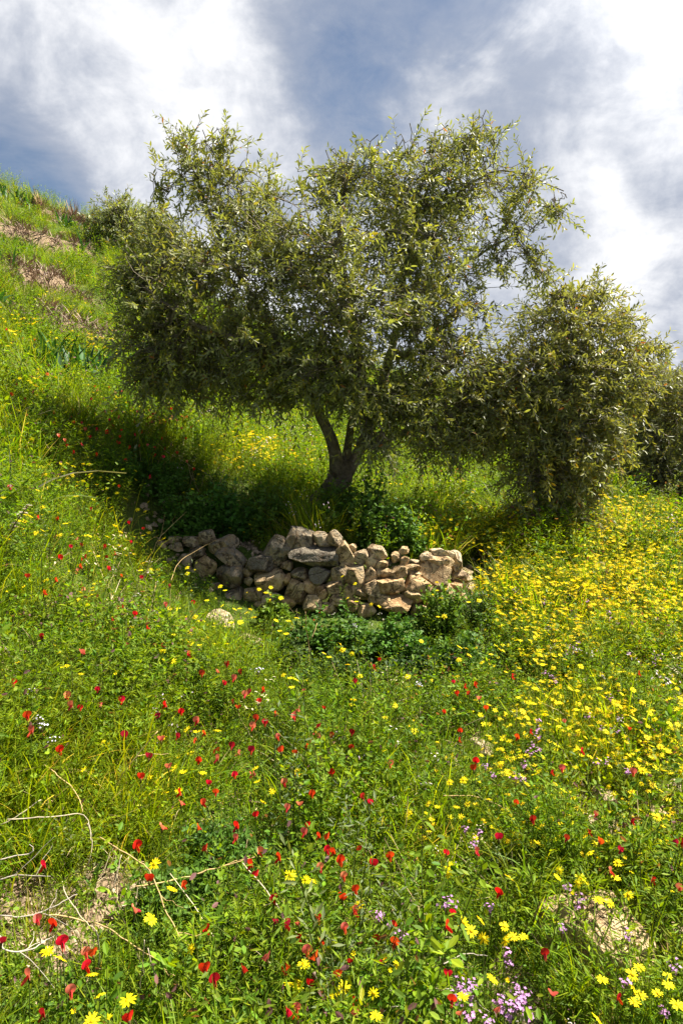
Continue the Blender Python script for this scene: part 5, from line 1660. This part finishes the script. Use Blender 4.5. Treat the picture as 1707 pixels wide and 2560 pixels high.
# ------------------------------------------------------------------ dry stalks, the dead stick and other single plants
GOLD = (0.46, 0.32, 0.14); BONE = (0.44, 0.37, 0.26); GREYS = (0.34, 0.30, 0.25)


def stalk(pts, r, col, label, h=(0.10, 0.22), name='dry_stalk', cat='dry stalk', group='dry stalks bending over the meadow', side=0, seed=0):
    rng = np.random.default_rng(seed + int(pts[0][0]))
    P = np.array(pts, float)
    hh = np.linspace(h[0], h[1], len(P))
    g0 = ground_at(P[:, 0], P[:, 1], hh)
    g0[:, 2] += hh
    k = 5 * len(P)
    C = resample(g0, k)
    r *= 0.50
    wv = np.cumsum(rng.normal(size=(k, 3)), 0) * .0011
    C += wv - np.linspace(0, 1, k)[:, None] * wv[-1]
    if side:
        s = C[k // 2]
    org = C[0].copy(); org[2] = ground_z(org[0:1], org[1:2])[0]
    g = Geo()
    tubes(g, C[None], np.interp(np.linspace(0, 1, k), [0, .8, 1], [r, r * .75, r * .4])[None], 6, col, cap=True)
    for j in range(3, k - 1, 9):      # knots
        tubes(g, C[None, j - 1:j + 2], np.array([[r * .8, r * 1.3, r * .8]]), 5, np.asarray(col) * .7)
    for _ in range(side):
        j = int(rng.integers(k // 4, k - 2)); d = norm(C[j + 1] - C[j] + rng.normal(size=3) * .012)
        Lb = rng.uniform(.05, .12)
        q = C[j] + d[None] * np.linspace(0, Lb, 5)[:, None] + rng.normal(size=(5, 3)) * .003
        q[0] = C[j]
        tubes(g, q[None], np.linspace(r * .6, r * .3, 5)[None], 4, col)
    o = obj(name, g.mesh(name, [M_STRAW], origin=org), None, org)
    tag(o, label, cat, group)
    return o


def cr(o, k, *p): return [(o[0] + k * a, o[1] + k * b) for a, b in p]


C0, D0_, A0, F0, H0, W0 = (0, 2060), (500, 2060), (0, 1600), (1107, 1900), (500, 1450), (340, 1250)
stalk(cr(C0, A3, (780, 105), (1000, 250), (1150, 360), (1220, 470), (1300, 650), (1400, 860), (1490, 960)), .0035, GOLD, 'long golden stalk sloping down to the right at the bottom left', (.14, .24), side=2)
stalk(cr(C0, A3, (330, 720), (640, 760), (800, 800), (960, 890), (1150, 1010), (1290, 1140), (1370, 1190)), .0036, GOLD, 'golden stalk curving low across the lower left corner', (.10, .2), side=1)
stalk(cr(C0, A3, (490, 450), (530, 570), (620, 720), (750, 830)), .003, BONE, 'short curved pale stalk ending in a seed head over the bare earth', (.10, .16))
stalk(cr(C0, A3, (1060, 495), (1250, 455), (1560, 370)) + cr(D0_, A3, (160, 325), (300, 300), (430, 258)), .0035, GOLD, 'stalk pair rising to the right above the dark vetch bush', (.16, .26), side=1)
stalk(cr(D0_, A3, (330, 300), (560, 570), (720, 810), (900, 950), (1040, 1030)), .0038, BONE, 'long straight pale stalk slanting down right among red flowers in front', (.24, .2), side=2)
stalk(cr(C0, A3, (690, 0), (712, 120), (690, 300), (640, 430)), .0026, BONE, 'white stalk bending down past the wide grass blades at the lower left', (.2, .05))
stalk(cr(C0, A3, (960, 240), (900, 480), (820, 610), (790, 630)), .002, BONE, 'thin pale stalk left of the long golden stalk', (.22, .06))
stalk(cr(C0, A3, (1005, 270), (930, 500), (780, 700)), .0026, GOLD, 'brown stalk with a small round head beside the long golden stalk', (.24, .08))
stalk(cr(C0, A3, (755, 840), (772, 960), (765, 1100), (748, 1290)), .003, GREYS, 'upright grey stalk with a round seed head at the lower left', (.28, .02))
stalk(cr(C0, A3, (1130, 910), (1105, 1200), (1110, 1530)), .0024, BONE, 'upright bone-white stalk at the bottom left of centre', (.28, .02))
stalk(cr(C0, A3, (1160, 980), (1240, 1330), (1300, 1540)), .0024, BONE, 'leaning bone-white stalk crossing the upright one at the bottom', (.26, .02))
stalk(cr(A0, A3, (60, 1410), (400, 1385), (640, 1345), (710, 1450), (712, 1568)), .003, BONE, 'bone-white stalk with a sharp elbow bend left of mid meadow', (.2, .2))
stalk(cr(A0, A3, (320, 1260), (150, 1360), (0, 1450)), .0026, BONE, 'white stalk rising from the left edge under the bent stalk', (.18, .12))
stalk(cr(A0, A3, (1240, 715), (1100, 880), (970, 1060), (850, 1230), (730, 1420)), .003, GOLD, 'tall tan stalk leaning right with a yellow flower at its tip', (.34, .04), side=2)
stalk(cr(A0, A3, (350, 980), (460, 1060), (570, 1160), (630, 1260), (650, 1350)), .0028, GOLD, 'arched golden stalk coming down to the sharply bent stalk', (.22, .2))
stalk(cr(A0, A3, (690, 200), (900, 190), (1070, 220), (1180, 280), (1290, 430)), .0026, BONE, 'thin stalk arching flat over the upper left meadow', (.22, .16))
stalk(cr(A0, A3, (40, 60), (110, 160), (180, 310)), .0026, GREYS, 'thin grey stalk at the left edge beside the small white flower', (.26, .1))
stalk(cr(F0, B3, (0, 232), (180, 230), (340, 280), (490, 355)), .0032, GOLD, 'brown stalk curving over the dark patch right of mid meadow', (.18, .12))
stalk(cr(F0, B3, (0, 1330), (130, 1270), (290, 1280)), .0028, GREYS, 'dark curved twig by the yellow flowers near the bottom right', (.2, .12))
stalk(cr(F0, B3, (0, 1490), (130, 1500), (230, 1580), (310, 1650)), .0028, GREYS, 'dark curved twig among the lilac flowers at the bottom', (.2, .12))
stalk(cr(H0, B3, (690, 210), (705, 330), (720, 400), (722, 560), (716, 700)), .0032, GOLD, 'forked tan stalk standing upright in the hollow below the wall', (.45, .02), side=1)
stalk(cr(H0, B3, (765, 285), (742, 350), (720, 400)), .0026, GOLD, 'side branch of dry stalk leaning on the forked stalk below the wall', (.42, .36))
stalk(cr(H0, B3, (1070, 765), (1120, 830), (1150, 890), (1300, 790), (1560, 720)), .0026, BONE, 'kinked pale stalk lying right of the leaf rosette below the wall', (.14, .16))
stalk(cr(H0, B3, (1110, 700), (1180, 790), (1240, 850)), .0022, GOLD, 'thin stalk leaning across the leaf rosette below the wall', (.2, .06))
stalk(cr(W0, P5, (150, 440), (200, 330), (330, 200), (430, 100)), .003, GOLD, 'yellow stalk leaning right over the left end of the wall', (.1, .3), side=2)
stalk(cr(W0, P5, (180, 400), (230, 240), (245, 120)), .0026, GOLD, 'second yellow stalk standing steeply at the left end of the wall', (.12, .3))
stalk(cr(W0, P5, (300, 680), (370, 520), (560, 400), (680, 345)), .0026, GOLD, 'thin bent stalk lying across the flat slabs of the wall', (.25, .42))
# dead stick with twigs
o = stalk(cr(D0_, A3, (890, 1170), (940, 1290), (990, 1420), (1045, 1568)), .0085, (0.15, 0.11, 0.085), 'short thick dead brown stick sticking up at the bottom edge', (.26, .1), name='dead_stick', cat='stick', group=None)
stalk(cr(D0_, A3, (320, 1010), (430, 940), (540, 870), (580, 790), (612, 740)), .003, BONE, 'pale twig bent upward left of the red flowers at the front', (.12, .24), side=1, name='dry_twig', cat='twig', group='dry twigs at the front')
stalk(cr(D0_, A3, (380, 620), (440, 690), (600, 712), (770, 690)), .0032, GREYS, 'brown twig lying level under the long straight stalk', (.14, .16), side=1, name='dry_twig', cat='twig', group='dry twigs at the front')
stalk(cr(D0_, A3, (1250, 1560), (1380, 1490), (1568, 1430)), .0055, GREYS, 'grey branch piece rising to the right at the bottom edge', (.06, .18), side=1, name='dry_twig', cat='twig', group='dry twigs at the front')
stalk(cr(C0, A3, (0, 440), (150, 395), (400, 410)), .003, GREYS, 'grey twig at the left edge over the bare earth, upper one', (.12, .14), side=2, name='dry_twig', cat='twig', group='dry twigs at the front')
stalk(cr(C0, A3, (0, 720), (200, 715), (420, 640), (610, 550)), .003, GREYS, 'grey twig crossing the bare earth toward the right', (.1, .14), side=2, name='dry_twig', cat='twig', group='dry twigs at the front')
stalk(cr(C0, A3, (0, 880), (60, 980), (250, 970), (390, 900)), .0036, GREYS, 'curved grey twig in the bottom left corner', (.14, .14), side=3, name='dry_twig', cat='twig', group='dry twigs at the front')
stalk(cr(C0, A3, (0, 285), (130, 240), (260, 210), (230, 160)), .003, GREYS, 'hooked grey twig at the left edge', (.16, .2), name='dry_twig', cat='twig', group='dry twigs at the front')


# flower spike at the left edge, tall herbs at the right
def tall_herb(u, v, h, label, seed, n=3, leaf=.032, cols=G2, name='tall_herb', top=None):
    rng = np.random.default_rng(seed)
    p = ground_at(u, v)[0]; k = size_at(p)
    g = Geo()
    P = stems_with_leaves(g, n, rng, .02, h * k * .75, h * k, 90, leaf, DIA_V, DIA_Q, cols, .22, stem=.0028, whorl=.05, wide=.8, t0=.05)
    gf = None
    r = bpy.data.objects.new(name, None); COL.objects.link(r); r.location = tuple(p)
    tag(r, label, 'herb', 'tall leafy herbs at the right')
    obj('foliage', g.mesh('foliage', [M_HERB], smooth=False), r)['kind'] = 'stuff'


tall_herb(1372, 2470, 230, 'tall feathery herb with a dark red flower, left of the largest rock', 401)
tall_herb(1590, 2400, 270, 'tall feathery herb growing behind the largest rock', 402, 3)
tall_herb(1672, 2380, 250, 'tall feathery herb at the right edge next to the bare soil', 403, 3)
tall_herb(1480, 2380, 200, 'short feathery herb hiding the left top of the largest rock', 404, 3)
tall_herb(1420, 2560, 130, 'leafy herb below the largest rock at the bottom', 405, 4)
tall_herb(1300, 2350, 160, 'low feathery herb between lilac flowers and the largest rock', 406, 4)
tall_herb(1530, 2260, 150, 'feathery herb just above the largest rock', 407, 4)

rng = np.random.default_rng(88)
p = ground_at(8, 1420)[0]
top = at(72, 1262, float(p[1]) + .02)
g = Geo(); gb = Geo()
C = resample(np.array([p, p * .45 + top * .55 + np.array([-.03, 0, 0]), top]), 12)
tubes(g, C[None], np.linspace(.005, .002, 12)[None], 6, (0.22, 0.15, 0.07))
n = 34
tt = rng.uniform(.50, 1.0, n) * 11; i0 = np.minimum(tt.astype(int), 10)
B = C[i0] + (C[i0 + 1] - C[i0]) * (tt - i0)[:, None]
d = rng.normal(size=(n, 3)); d[:, 2] = .1; d = norm(d)
scatter(gb, OVAL_V * np.array([1.5, 1, 3]), LEAF_Q, None, B, frames(d, np.tile([[0, 0, 1.]], (n, 1))), rng.uniform(.018, .028, n), np.array([0.56, 0.47, 0.42]) * rng.uniform(.7, 1.15, (n, 1)))
r = bpy.data.objects.new('flower_spike', None); COL.objects.link(r); r.location = tuple(p)
tag(r, 'upright spike of whitish blossoms on a brown stem at the left edge', 'flower spike')
obj('stem', g.mesh('stem', [M_HERB], origin=p), r); obj('blossoms', gb.mesh('blossoms', [M_PETAL], origin=p), r)


# ------------------------------------------------------------------ scatter the ground cover round the plants and rocks
cover('meadow_grass', 'fresh green grass covering the meadow and the hillside', clump_grass, 6, 400, 40, 1000)
cover('feathery_herbs', 'feathery green herbs growing thickly through the meadow', clump_feather, 5, 400, 30, 1010)
cover('vetch_leaves', 'small oval vetch leaves filling the meadow between the grass', clump_vetch, 5, 380, 26, 1020)
cover('broad_herbs', 'broad-leaved green herbs scattered among the meadow grass', clump_broad, 4, 34, 26, 1030)
cover('tall_weeds', 'taller leafy weeds standing above the meadow grass', clump_weed, 5, 26, 22, 1035, size=(.8, 1.3))
cover('dry_straw', 'thin dry straw stalks lying among the green plants', clump_straw, 4, 60, 30, 1040, bare_keep=1.6)
cover('dead_leaf_litter', 'dead leaves and straw litter on the ground between the plants', clump_litter, 4, 220, 14, 1050, bare_keep=3.0, tilt=.05)
cover('yellow_flower_carpet', 'carpet of small yellow flowers spreading over the meadow right of the stone wall', clump_yellow, 6, 1500, 30, 1060, size=(.58, .85), extra=yellow_density, rmin=2.0, patchy=.1, even=True)
cover('red_flower_specks', 'scattered tiny red flowers on the bank left of the olive tree', clump_redtiny, 4, 210, 14, 1070, extra=red_density, rmin=2.0, size=(.6, .9))
cover('tiny_pale_flowers', 'tiny white and lilac flowers dotted through the meadow', clump_tiny, 3, 60, 20, 1080, extra=tiny_density)
